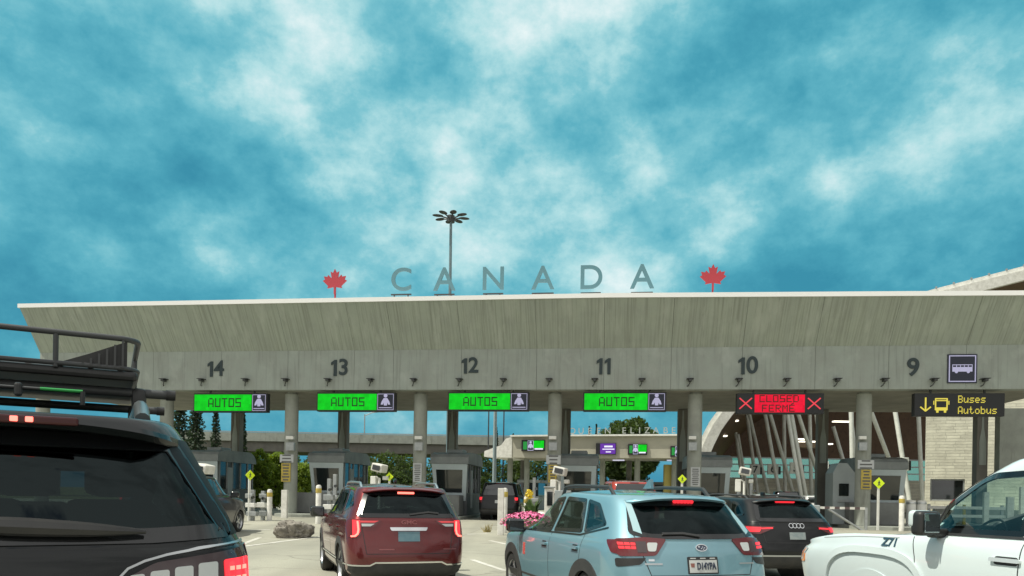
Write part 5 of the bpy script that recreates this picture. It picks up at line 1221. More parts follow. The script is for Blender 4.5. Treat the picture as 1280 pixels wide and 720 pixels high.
# ---- maroon SUV
def maroon():
    L, w, H_ = 4.60, 0.92, 1.64; h = 20
    P = paint('maroon paint', (0.135, 0.009, 0.012), flake=0.4, rough=0.25)
    c = Car('maroon_suv', 'maroon SUV with lit brake lights and silver roof rails, waiting beside the boulder', 'SUV', suv_levels(L, w, H_, hood=1.05, belt=1.10, tail=0.27, roofw=0.64, rake=0.36), P, L, w, rear_pos(511, 10.85, h, L), R(h))
    xr = -L / 2
    c.window('rear_window', [(-.74, 1.135), (.74, 1.135), (.60, 1.50), (-.60, 1.50)], 'rear', glass_dark, black_gloss, 0.05, 0.01, rnd=0.06)
    c.window('front_side_window', [(-.20, 1.13), (.98, 1.13), (.38, 1.50), (-.22, 1.53)], 'left', glass_tint, black_gloss, mirror=True)
    c.window('rear_side_window', [(-1.22, 1.16), (-.30, 1.13), (-.32, 1.53), (-1.10, 1.51)], 'left', glass_dark, black_gloss, mirror=True)
    c.window('quarter_window', [(-1.86, 1.30), (-1.36, 1.19), (-1.28, 1.50), (-1.60, 1.47)], 'left', glass_dark, black_gloss, mirror=True)
    c.window('windscreen', [(-.74, 1.15), (.74, 1.15), (.58, 1.50), (-.58, 1.50)], 'front', glass_clear, None)
    for poly in ([(.705, 1.085), (.80, 1.085), (.80, .86), (.745, .86), (.705, .92)],):
        c.panel('tail_lamp', poly, 'rear', lamp_red, 0.014, 0.02, mirror=True)
    tl = c.panel('tail_lamp', [(-.86, .855), (-.70, .82), (-.575, .90), (-.57, 1.07), (-.78, 1.085), (-.86, 1.07)], -38, lens_red, 0.007, 0.02, mirror=True) if False else None
    def corner(name, a0, a1, z0, z1, m, off): return c.panel(name, [(a0, z0), (a1, z0), (a1, z1), (a0, z1)], -32, m, off, 0.02, mirror=True, rnd=0.03)
    # lens that wraps the corner, with the lit bar inside it
    c.panel('tail_lens', [(.40, 1.085), (.86, 1.085), (.875, .98), (.86, .84), (.76, .83), (.70, .87), (.69, .99), (.52, .99)], 'rear', lens_red, 0.008, 0.02, mirror=True)
    c.strip('lamp_line', [(.735, 1.07), (.725, .95), (.735, .89), (.77, .855), (.82, .85)], 0.022, 'rear', lamp_hot, 0.022, 0.008, mirror=True)
    c.panel('reverse_lamp', [(.50, 1.035), (.685, 1.035), (.68, .998), (.56, .998)], 'rear', lens_clear, 0.013, 0.01, mirror=True)
    c.panel('lamp_arm', [(.44, 1.078), (.70, 1.078), (.70, 1.052), (.50, 1.052)], 'rear', mat('glowing red lens', (0.3, 0.02, 0.02), 0.2, emit=((0.9, 0.05, 0.06), 0.55), coat=1.0), 0.013, 0.01, mirror=True)
    c.panel('chrome_bar', [(-.285, .985), (.285, .985), (.26, .935), (-.26, .935)], 'rear', chrome, 0.016, 0.02, rnd=0.015)
    pl = c.panel('number_plate', [(-.16, .78), (.16, .78), (.16, .925), (-.16, .925)], 'rear', mat('blue grey plate', (0.10, 0.20, 0.25), 0.5, var=((0.14, 0.24, 0.28), 12, 3)), 0.01, 0.01)
    c.text_rear('brand_letters', 'GMC', 0.0, 1.055, 0.078, mat('dark red badge', (0.30, 0.11, 0.11), 0.3, 0.6), 0.012, 0.002, width=1.35)
    c.panel('side_lens', [(.06, 1.08), (.30, 1.06), (.26, .93), (.06, .84)], 'rear', lens_red) if False else None
    c.panel('stop_lamp', [(-.125, 1.475), (.125, 1.475), (.125, 1.495), (-.125, 1.495)], 'rear', lamp_hot, 0.02, 0.02)
    c.panel('lower_bumper', [(-.90, .26), (.90, .26), (.90, .42), (.55, .42), (.48, .455), (-.48, .455), (-.55, .42), (-.90, .42)], 'rear', cladding, 0.010, 0.01)
    c.strip('chrome_trim', [(-.88, .435), (-.57, .435), (-.49, .475), (.49, .475), (.57, .435), (.88, .435)], 0.022, 'rear', chrome, 0.016, 0.012)
    c.strip('tailgate_seam', [(-.66, 1.10), (-.68, .98), (-.62, .60), (.62, .60), (.68, .98), (.66, 1.10)], 0.010, 'rear', black_plastic, 0.0015)
    c.strip('badge_line', [(.22, .665), (.44, .665)], 0.016, 'rear', mat('dark red badge', (0.22, 0.07, 0.07), 0.3, 0.6), 0.004); c.strip('badge_line', [(-.72, .665), (-.52, .665)], 0.016, 'rear', MATS['dark red badge'], 0.004)
    c.strip('wiper', [(-.02, 1.165), (-.30, 1.20), (-.46, 1.185)], 0.022, 'rear', black_plastic, 0.025, 0.01)
    c.strip('sill_cladding', [(-1.85, .35), (1.85, .35)], 0.16, 'left', cladding, 0.006, mirror=True)
    c.strip('sill_trim', [(-1.0, .45), (1.05, .45)], 0.02, 'left', chrome, 0.012, mirror=True)
    c.strip('door_seam', [(-.27, 1.12), (-.25, .42)], 0.009, 'left', black_plastic, 0.001, mirror=True); c.strip('door_seam', [(-1.3, 1.12), (-1.24, .80), (-1.02, .5)], 0.009, 'left', black_plastic, 0.001, mirror=True); c.strip('door_seam', [(1.05, 1.08), (1.02, .42)], 0.009, 'left', black_plastic, 0.001, mirror=True)
    c.handle(-.10, .93, P); c.handle(-1.12, .95, P)
    c.spoiler(H_ - 0.095, 0.63, 0.12, P)
    c.arches((-1.36, 1.42), 0.40, 0.36, cladding, 0.07); c.wheels((-1.36, 1.42), 0.355)
    c.mirrors(0.88, 1.13, P, black_gloss, (0.15, 0.25, 0.19), 0.17); c.rails(-1.55, 0.15, 0.60, satin, 0.055, 0.02)
    MB().box((-1.1, 0, H_ + 0.045), (0.12, 0.045, 0.07), 0.02).build('antenna', black_gloss, c.root)
    c.seats([(0.1, 2), (-0.85, 3)]); return c.done()
maroon()

# ---- pale blue crossover
def blue():
    L, w, H_ = 4.50, 0.935, 1.575; h = 17
    P = paint('pale blue paint', (0.205, 0.375, 0.445), flake=0.4, rough=0.35)
    c = Car('blue_crossover', 'pale blue crossover with black roof rails and a pale number plate, nearest the flower planter', 'crossover', suv_levels(L, w, H_, hood=1.0, belt=1.03, tail=0.34, roofw=0.62, rake=0.50, ws=0.98, br=0.10, rr=0.28), P, L, w, rear_pos(880, 7.38, h, L), R(h))
    xr = -L / 2
    c.window('rear_window', [(-.52, 1.085), (.52, 1.085), (.71, 1.125), (.585, 1.445), (-.585, 1.445), (-.71, 1.125)], 'rear', glass_dark, black_gloss, 0.04, 0.008, rnd=0.04)
    c.window('front_side_window', [(-.16, 1.07), (1.08, 1.05), (.98, 1.12), (.36, 1.43), (-.18, 1.475)], 'left', glass_clear, black_gloss, mirror=True, win=0.03)
    c.window('rear_side_window', [(-1.10, 1.10), (-.26, 1.075), (-.28, 1.475), (-.86, 1.455)], 'left', glass_tint, black_gloss, mirror=True, win=0.03)
    c.window('quarter_window', [(-1.62, 1.20), (-1.18, 1.105), (-.95, 1.45), (-1.26, 1.41)], 'left', glass_tint, black_gloss, mirror=True, win=0.025)
    c.window('windscreen', [(-.72, 1.10), (.72, 1.10), (.56, 1.44), (-.56, 1.44)], 'front', glass_clear, None)
    c.strip('window_sill_trim', [(-1.70, 1.17), (-1.10, 1.065), (1.12, 1.025)], 0.016, 'left', black_gloss, 0.008, mirror=True)
    lens = [(.37, 1.075), (.60, 1.09), (.83, 1.07), (.84, .92), (.82, .905), (.50, .915)]
    c.panel('tail_lens', lens, 'rear', lens_red, 0.012, 0.03, mirror=True, rnd=0.03)
    c.panel('side_lens', [(-2.05, .915), (-1.92, .935), (-1.78, 1.055), (-2.05, 1.07)], 'left', lens_red, 0.010, 0.02, mirror=True, rnd=0.02)
    c.panel('reverse_lamp', [(.47, 1.04), (.58, 1.04), (.58, .955), (.50, .955)], 'rear', lens_clear, 0.016, 0.01, mirror=True, rnd=0.02)
    c.panel('lamp_dark', [(.59, 1.05), (.68, 1.05), (.68, .945), (.59, .945)], 'rear', lens_smoke, 0.016, 0.01, mirror=True)
    for k in range(2):
        for j in range(3): c.panel('brake_led', [(.69 + j * .046, .975 + k * .036), (.728 + j * .046, .975 + k * .036), (.728 + j * .046, .999 + k * .036), (.69 + j * .046, .999 + k * .036)], 'rear', lamp_red, 0.018, 0.008, mirror=True)
    for k in range(6): c.panel('stop_lamp', [(-.12 + k * .04, 1.432), (-.09 + k * .04, 1.432), (-.09 + k * .04, 1.452), (-.12 + k * .04, 1.452)], 'rear', lamp_red, 0.03, 0.02)
    fr = c.panel('plate_frame', [(-.172, .735), (.172, .735), (.172, .905), (-.172, .905)], 'rear', black_plastic, 0.006, 0.008, rnd=0.012)
    pl = c.panel('number_plate', [(-.155, .748), (.155, .748), (.155, .872), (-.155, .872)], 'rear', plate_white, 0.012, 0.006)[0]
    c.text_rear('plate_characters', 'D14YPA', -0.03, .808, 0.098, mat('plate ink', (0.02, 0.03, 0.06), 0.5), 0.015, 0.002, pl, 0.62)
    c.text_rear('frame_lettering', 'ooooooo', 0.0, .888, 0.03, plate_white, 0.012) if False else None
    c.panel('plate_emblem', [(.105, .80), (.14, .80), (.145, .84), (.10, .84)], 'rear', mat('plate emblem', (0.25, 0.10, 0.08), 0.5), 0.014, 0.002, pl)
    for s_ in (-1, 0, 1): c.strip('frame_mark', [(s_ * .11 - .03, .889), (s_ * .11 + .03, .889)], 0.010, 'rear', plate_white, 0.010)
    b = c.panel('oval_badge', [(.062 * math.cos(R(k * 18)), .992 + .032 * math.sin(R(k * 18))) for k in range(20)], 'rear', mat('badge blue', (0.015, 0.03, 0.07), 0.15, coat=1), 0.008, 0.006)[0]
    c.frame('badge_rim', [(.062 * math.cos(R(k * 18)), .992 + .032 * math.sin(R(k * 18))) for k in range(20)], 'rear', chrome, 0.003, 0.005, 0.012, parent=b)
    for (a, z, k) in ((.028, 1.0, 1.5), (-.012, .997, 1), (-.034, .99, 1), (.002, .983, 1), (-.02, .977, 1)): c.panel('badge_star', [(a - .008 * k, z), (a, z - .005 * k), (a + .008 * k, z), (a, z + .007 * k)], 'rear', chrome, 0.013, 0.003, parent=b)
    c.strip('model_badge', [(.62, .835), (.44, .835)], 0.016, 'rear', satin, 0.004); c.strip('model_badge', [(-.44, .835), (-.62, .835)], 0.014, 'rear', satin, 0.004); c.strip('small_badge', [(.58, .872), (.52, .872)], 0.02, 'rear', chrome, 0.004)
    c.panel('bumper_vent', [(.60, .895), (.86, .885), (.86, .80), (.66, .83)], 'rear', black_plastic, 0.006, 0.01, mirror=True, rnd=0.02)
    c.panel('lower_bumper', [(-.88, .24), (.88, .24), (.88, .52), (.70, .56), (-.70, .56), (-.88, .52)], 'rear', cladding, 0.010, 0.01)
    c.strip('bumper_edge', [(-.86, .66), (-.6, .70), (.6, .70), (.86, .66)], 0.012, 'rear', mat('seam shade', (0.02, 0.03, 0.035), 0.6), 0.001)
    c.strip('tailgate_seam', [(-.68, 1.11), (-.62, .88), (-.56, .72), (.56, .72), (.62, .88), (.68, 1.11)], 0.009, 'rear', black_plastic, 0.0015)
    c.strip('wiper', [(0, 1.10), (.18, 1.125), (.40, 1.12)], 0.02, 'rear', black_plastic, 0.022, 0.01)
    c.strip('sill_cladding', [(-1.9, .36), (1.9, .36)], 0.20, 'left', cladding, 0.008, 0.01, mirror=True)
    c.strip('door_seam', [(-.22, 1.06), (-.20, .45)], 0.009, 'left', black_plastic, 0.001, mirror=True); c.strip('door_seam', [(-1.22, 1.09), (-1.18, .80), (-.95, .50)], 0.009, 'left', black_plastic, 0.001, mirror=True); c.strip('door_seam', [(1.06, 1.02), (1.04, .45)], 0.009, 'left', black_plastic, 0.001, mirror=True)
    c.handle(-.05, .90, P); c.handle(-1.05, .92, P)
    c.panel('door_sticker', [(.70, .70), (.80, .70), (.80, .86), (.70, .86)], 'left', mat('red white sticker', (0.50, 0.07, 0.06), 0.5, speck=((0.6, 0.55, 0.5), 45)), 0.003, 0.002)
    c.spoiler(H_ - 0.085, 0.60, 0.15, P)
    for sg in (1, -1): c.panel('spoiler_side', [(.60, 1.12), (.665, 1.15), (.60, 1.45), (.555, 1.45)], 'rear', mat('pale trim', (0.30, 0.46, 0.50), 0.3, coat=1), 0.010, 0.02, mirror=True) if sg > 0 else None
    c.arches((-1.32, 1.36), 0.40, 0.35, cladding, 0.10); c.wheels((-1.32, 1.36), 0.345)
    c.mirrors(0.93, 1.08, black_plastic, black_gloss, (0.16, 0.24, 0.18), 0.16)
    rl = mat('roof rail black', (0.03, 0.035, 0.037), 0.45); c.rails(-1.36, 0.25, 0.585, rl, 0.075, 0.022)
    mb = MB(); mb.prism([(-1.10, -.02, H_ + .02), (-.90, -.02, H_ + .02), (-1.06, -.012, H_ + .125), (-1.10, -.012, H_ + .125)], (0, 0.035, 0)); mb.build('shark_fin', P, c.root)
    c.seats([(0.15, 2), (-0.80, 3)], z0=0.58); 
    MB().box((0.75, 0, 0.90), (0.35, 1.3, 0.16), 0.06).build('dashboard', seat_cloth, c.root); MB().lathe([(0.17, -.012), (0.185, 0), (0.17, .012)], Matrix.Translation((0.55, 0.36, 0.98)) @ Matrix.Rotation(R(65), 4, 'Y'), 24, False).build('steering_wheel', black_plastic, c.root)
    return c.done()
blue()

# ---- black crossover with four rings
def rings():
    L, w, H_ = 4.45, 0.91, 1.54; h = 12
    P = paint('black paint', (0.007, 0.008, 0.009), rough=0.3, dirt=0.015, coat=0.6)
    c = Car('black_crossover', 'black crossover with four chrome rings on its tailgate and thin lit tail lamps', 'crossover', suv_levels(L, w, H_, hood=0.98, belt=1.02, tail=0.34, roofw=0.63, rake=0.46, br=0.09), P, L, w, rear_pos(998, 13.1, h, L), R(h)); xr = -L / 2
    c.window('rear_window', [(-.70, 1.08), (.70, 1.08), (.58, 1.40), (-.58, 1.40)], 'rear', glass_dark, black_gloss, 0.05, 0.01, rnd=0.06)
    c.window('front_side_window', [(-.18, 1.06), (1.02, 1.05), (.36, 1.42), (-.20, 1.45)], 'left', glass_tint, black_gloss, mirror=True)
    c.window('rear_side_window', [(-1.15, 1.08), (-.28, 1.06), (-.30, 1.45), (-1.0, 1.43)], 'left', glass_tint, black_gloss, mirror=True)
    c.window('quarter_window', [(-1.7, 1.18), (-1.25, 1.09), (-1.12, 1.42), (-1.4, 1.38)], 'left', glass_dark, black_gloss, mirror=True)
    c.window('windscreen', [(-.72, 1.10), (.72, 1.10), (.56, 1.40), (-.56, 1.40)], 'front', glass_clear, None)
    c.panel('tail_lens', [(.42, .985), (.88, .985), (.90, .86), (.70, .85), (.50, .93)], 'rear', lens_red, 0.010, 0.02, mirror=True, rnd=0.02)
    c.panel('brake_lamp', [(.66, .965), (.86, .965), (.87, .885), (.70, .885)], 'rear', lamp_red, 0.016, 0.02, mirror=True, rnd=0.015)
    c.strip('light_bar', [(.46, .955), (.66, .945)], 0.022, 'rear', lamp_red, 0.016, 0.01, mirror=True)
    c.panel('stop_lamp', [(-.19, 1.405), (.19, 1.405), (.19, 1.425), (-.19, 1.425)], 'rear', lamp_red, 0.03, 0.02)
    for k in range(4):
        cx = -.111 + k * .074; ringp = [(cx + .045 * math.cos(R(q * 15)), 1.0 + .045 * math.sin(R(q * 15))) for q in range(24)]
        c.frame('ring_emblem', ringp, 'rear', chrome, 0.010, 0.0, 0.010 + 0.002 * k, 0.006, step=0.02)
    c.panel('number_plate', [(-.155, .76), (.155, .76), (.155, .885), (-.155, .885)], 'rear', mat('grey plate', (0.22, 0.27, 0.28), 0.5, var=((0.30, 0.34, 0.34), 14, 3)), 0.008, 0.008)
    c.panel('lower_bumper', [(-.88, .24), (.88, .24), (.88, .46), (-.88, .46)], 'rear', cladding, 0.010, 0.01); c.strip('bumper_trim', [(-.8, .47), (.8, .47)], 0.025, 'rear', satin, 0.014)
    c.strip('tailgate_seam', [(-.68, 1.04), (-.60, .70), (.60, .70), (.68, 1.04)], 0.009, 'rear', black_plastic, 0.0015)
    c.spoiler(H_ - 0.085, 0.60, 0.12, P)
    c.arches((-1.3, 1.38), 0.40, 0.36, cladding, 0.07); c.wheels((-1.3, 1.38), 0.355); c.mirrors(0.9, 1.10, P, black_gloss); c.rails(-1.5, 0.2, 0.59, dark_grey, 0.045, 0.016)
    MB().box((-1.0, 0, H_ + 0.03), (0.14, 0.04, 0.07), 0.015).build('antenna', P, c.root); c.seats([(0.1, 2), (-0.85, 3)], z0=0.58); c.handle(-.06, .90, P); c.handle(-1.05, .92, P)
    return c.done()
rings()

# ---- the black SUV with the roof basket, close on the left
def near_suv():
    L, w, H_ = 4.95, 0.985, 1.82; h = 28.5
    P = paint('deep black paint', (0.006, 0.008, 0.009), rough=0.25, dirt=0.015, coat=0.55)
    c = Car('black_suv', 'black SUV with a steel roof basket and crossbars, close by on the left', 'SUV', suv_levels(L, w, H_, hood=1.1, belt=1.20, tail=0.25, roofw=0.60, rake=0.40, br=0.09, rr=0.22), P, L, w, rear_pos(-22, 2.62, h, L), R(h)); xr = -L / 2
    gp_ = [(-.52, 1.245), (.52, 1.245), (.84, 1.262), (.83, 1.31), (.62, 1.66), (-.62, 1.66), (-.83, 1.31), (-.84, 1.262)]
    c.window('rear_window', gp_, 'rear', glass_dark, black_gloss, 0.05, 0.008, rnd=0.03)
    c.window('rear_side_window', [(-1.25, 1.24), (-.35, 1.22), (-.37, 1.62), (-1.15, 1.61)], 'left', glass_dark, black_gloss, mirror=True)
    c.window('front_side_window', [(-.25, 1.22), (1.0, 1.2), (.40, 1.59), (-.27, 1.62)], 'left', glass_tint, black_gloss, mirror=True)
    c.window('quarter_window', [(-2.0, 1.33), (-1.36, 1.26), (-1.26, 1.60), (-1.75, 1.57)], 'left', glass_dark, black_gloss, mirror=True)
    c.window('windscreen', [(-.8, 1.25), (.8, 1.25), (.64, 1.6), (-.64, 1.6)], 'front', glass_clear, None)
    c.panel('pillar_reflection_cover', [(.43, 1.262), (.80, 1.262), (.86, 1.42), (.90, 1.67), (.36, 1.67), (.37, 1.5)], 40, mat('satin black cover', (0.010, 0.011, 0.012), 0.5, spec=0.2), 0.005, 0.008, mirror=True, rnd=0.03)  # dull panel added over the rear pillar to mute its pale sky reflection
    # tail lamp: clear vertical bars and a block of red leds at the outer edge
    c.panel('tail_lens', [(.40, 1.09), (.54, 1.165), (.93, 1.215), (.965, 1.05), (.955, .90), (.42, .94)], 'rear', lens_smoke, 0.010, 0.02, mirror=True, rnd=0.02)
    for k, (a0, a1) in enumerate(((.775, .70), (.68, .61), (.59, .52), (.50, .445))):
        c.panel('reverse_lamp', [(a0, .98), (a1, .98), (a1, 1.155 - k * 0.012), (a0, 1.16 - k * 0.012)], 'rear', lens_clear, 0.014, 0.006, mirror=True, rnd=0.012)
    br = c.panel('brake_lamp', [(.81, 1.0), (.915, 1.0), (.91, 1.17), (.80, 1.165)], 'rear', lamp_red, 0.014, 0.008, mirror=True, rnd=0.012)
    for i in range(3):
        for j in range(3):
            for q in (0,): c.panel('brake_led', [(.825 + i * .027, 1.035 + j * .042), (.840 + i * .027, 1.035 + j * .042), (.840 + i * .027, 1.052 + j * .042), (.825 + i * .027, 1.052 + j * .042)], 'rear', lamp_hot, 0.018, 0.004, mirror=True)
    c.strip('highlight_strip', [(.40, 1.10), (.44, 1.145), (.50, 1.172), (.58, 1.193), (.70, 1.212), (.94, 1.236)], 0.009, 'rear', satin, 0.010, 0.01, mirror=True)  # bright strip standing in for the highlight along the lamp's top contour
    c.strip('tailgate_seam', [(.80, 1.26), (.785, 1.22), (.76, .75), (-.76, .75), (-.785, 1.22), (-.80, 1.26)], 0.011, 'rear', black_plastic, 0.0015)
    wv = MB(); 
    pts = []
    for k in range(9):
        a = .02 - .52 * k / 8; h_, n_ = c.hit('rear', a, 1.30 - .03 * (k / 8)); pts.append(h_ + n_ * 0.035)
    wv.tube(pts, [0.032, 0.034, 0.034, 0.032, 0.03, 0.027, 0.022, 0.016, 0.008], 8); wv.build('wiper', black_plastic, c.root, smooth=True)
    c.spoiler(H_ - 0.115, 0.64, 0.15, P, 0.05, 0.055)
    xs_ = c.hit('rear', 0, H_ - 0.115)[0].x - 0.15
    sl = MB().box((xs_, 0, H_ - 0.113), (0.02, 0.52, 0.032), 0.008).build('stop_lamp', mat('dark red lens', (0.045, 0.003, 0.004), 0.3), c.root)
    for k in range(2): MB().box((xs_ - 0.012, -.045 - k * .05, H_ - 0.113), (0.008, 0.026, 0.02), 0.003).build('stop_led', lamp_hot, sl)
    c.panel('lower_bumper', [(-.95, .26), (.95, .26), (.95, .55), (-.95, .55)], 'rear', cladding, 0.010, 0.01)
    c.panel('number_plate', [(-.16, .82), (.16, .82), (.16, .97), (-.16, .97)], 'rear', plate_white, 0.01, 0.01)
    c.arches((-1.42, 1.50), 0.42, 0.385, P, 0.07); c.wheels((-1.42, 1.50), 0.38); c.mirrors(0.95, 1.25, P, black_gloss); c.handle(-.1, 1.0, P); c.handle(-1.1, 1.02, P)
    # raised side rails
    for sg in (1, -1):
        pp = []
        for k in range(15):
            x = -1.86 + 2.2 * k / 14; hh, _, _, _ = c.bvh.ray_cast(Vector((x, sg * .50, 5)), Vector((0, 0, -1))); up = 0.075 * min(1, math.sin(math.pi * k / 14) * 3.0)
            pp.append((x, sg * .50, hh.z + up))
        MB().tube(pp, 0.034, 10).build('roof_rail', mat('satin grey rail', (0.22, 0.25, 0.26), 0.3, 0.8), c.root, smooth=True)
    c.seats([(0.0, 2), (-1.0, 3)], z0=0.72, hgt=0.66); c.done(); c.root.scale = (1, 1, 1.03); H_ *= 1.03
    # crossbars and basket: lifted off the car, so things of their own
    M = Matrix.Translation(c.root.location) @ Matrix.Rotation(c.root.rotation_euler.z, 4, 'Z'); zr = H_ + 0.085
    for x, wh in ((-1.28, 'rear one, nearest the tailgate'), (-0.35, 'front one, mostly hidden by the basket')):
        r = thing('crossbar', 'black roof crossbar of the black SUV, ' + wh, 'crossbar', M @ Vector((x, 0, zr + 0.04)), c.root.rotation_euler.z, 'crossbars on the black SUV')
        mb = MB(); mb.cyl((0, -.67, 0), (0, .67, 0), 0.024, n=14); mb.build('bar', dark_grey, r, smooth=True)
        for sg in (1, -1): MB().box((0, sg * .50, -0.03), (0.07, 0.07, 0.11), 0.02).build('clamp', black_plastic, r, smooth=True)
        for sg in (1, -1): MB().cyl((0, sg * .63, 0), (0, sg * .675, 0), 0.028, n=14).build('end_cap', black_plastic, r, smooth=True)
    r = thing('roof_basket', 'black steel roof basket with a raised rim and slatted corner, on the black SUV', 'roof basket', M @ Vector((-0.80, 0.05, zr + 0.075)), c.root.rotation_euler.z)
    bw, bl, bh = 0.54, 0.62, 0.22; tray = MB()
    tray.box((0, 0, 0.035), (bl * 2, bw * 2, 0.05), 0.02)
    for k in range(8): tray.box((0, -bw + 0.08 + k * (2 * bw - .16) / 7, 0.068), (bl * 2 - .06, 0.025, 0.022))
    tray.build('tray', black_plastic, r)
    def rim(z, rr, k=1.0, name='rim'):
        q = []; cr = 0.10
        for cx, cy, a0 in ((bl - cr, bw - cr, 0), (-bl + cr, bw - cr, 90), (-bl + cr, -bw + cr, 180), (bl - cr, -bw + cr, 270)):
            for j in range(6): a = R(a0 + j * 18); q.append((cx + cr * math.cos(a), cy + cr * math.sin(a), z))
        q.append(q[0]); MB().tube(q, rr, 10).build(name, dark_grey, r, smooth=True)
    rim(bh, 0.0145); rim(0.07, 0.012, name='lower_rim')
    for x, y in ((-bl, -0.18), (-bl, 0.24), (bl, -0.18), (bl, 0.24), (0, -bw), (0, bw), (-.35, bw), (.35, bw), (.35, -bw)): MB().cyl((x, y, 0.05), (x, y, bh), 0.012, n=8).build('upright', dark_grey, r)
    # slatted fairing at the near right corner
    mb = MB(); mb.prism([(-bl + 0.012, -bw + 0.05, bh - 0.01), (-bl + 0.012, -bw + 0.05, 0.07), (-bl + 0.012, -bw + 0.36, 0.07), (-bl + 0.012, -bw + 0.22, 0.13)], (0.012, 0, 0)); mb.build('corner_fairing', black_plastic, r)
    for k in range(6): y = -bw + 0.07 + k * 0.035; MB().box((-bl - 0.006, y, 0.065 + (bh - 0.07 - k * 0.026) / 2), (0.014, 0.010, bh - 0.08 - k * 0.026)).build('fairing_slat', dark_grey, r)
    p = M @ Vector((-1.85, -0.12, H_ + 0.05)); r = thing('light_rod', 'thin grey and green tube lying across the roof of the black SUV under the basket', 'tube', p, c.root.rotation_euler.z)
    MB().cyl((0, .75, 0), (0, .02, 0), 0.006, n=10).build('silver_tube', dark_grey, r, smooth=True); MB().cyl((0, .02, 0), (0, -.14, 0), 0.007, n=10).build('green_tube', mat('green plastic', (0.02, 0.30, 0.06), 0.4), r, smooth=True); MB().box((0, .10, -0.01), (0.03, 0.03, 0.06), 0.01).build('holder', black_plastic, r)
    for s_ in (0.55, -0.14): MB().cyl((0, s_, -0.06), (0, s_, 0), 0.010, n=8).build('support', black_plastic, r)
near_suv()

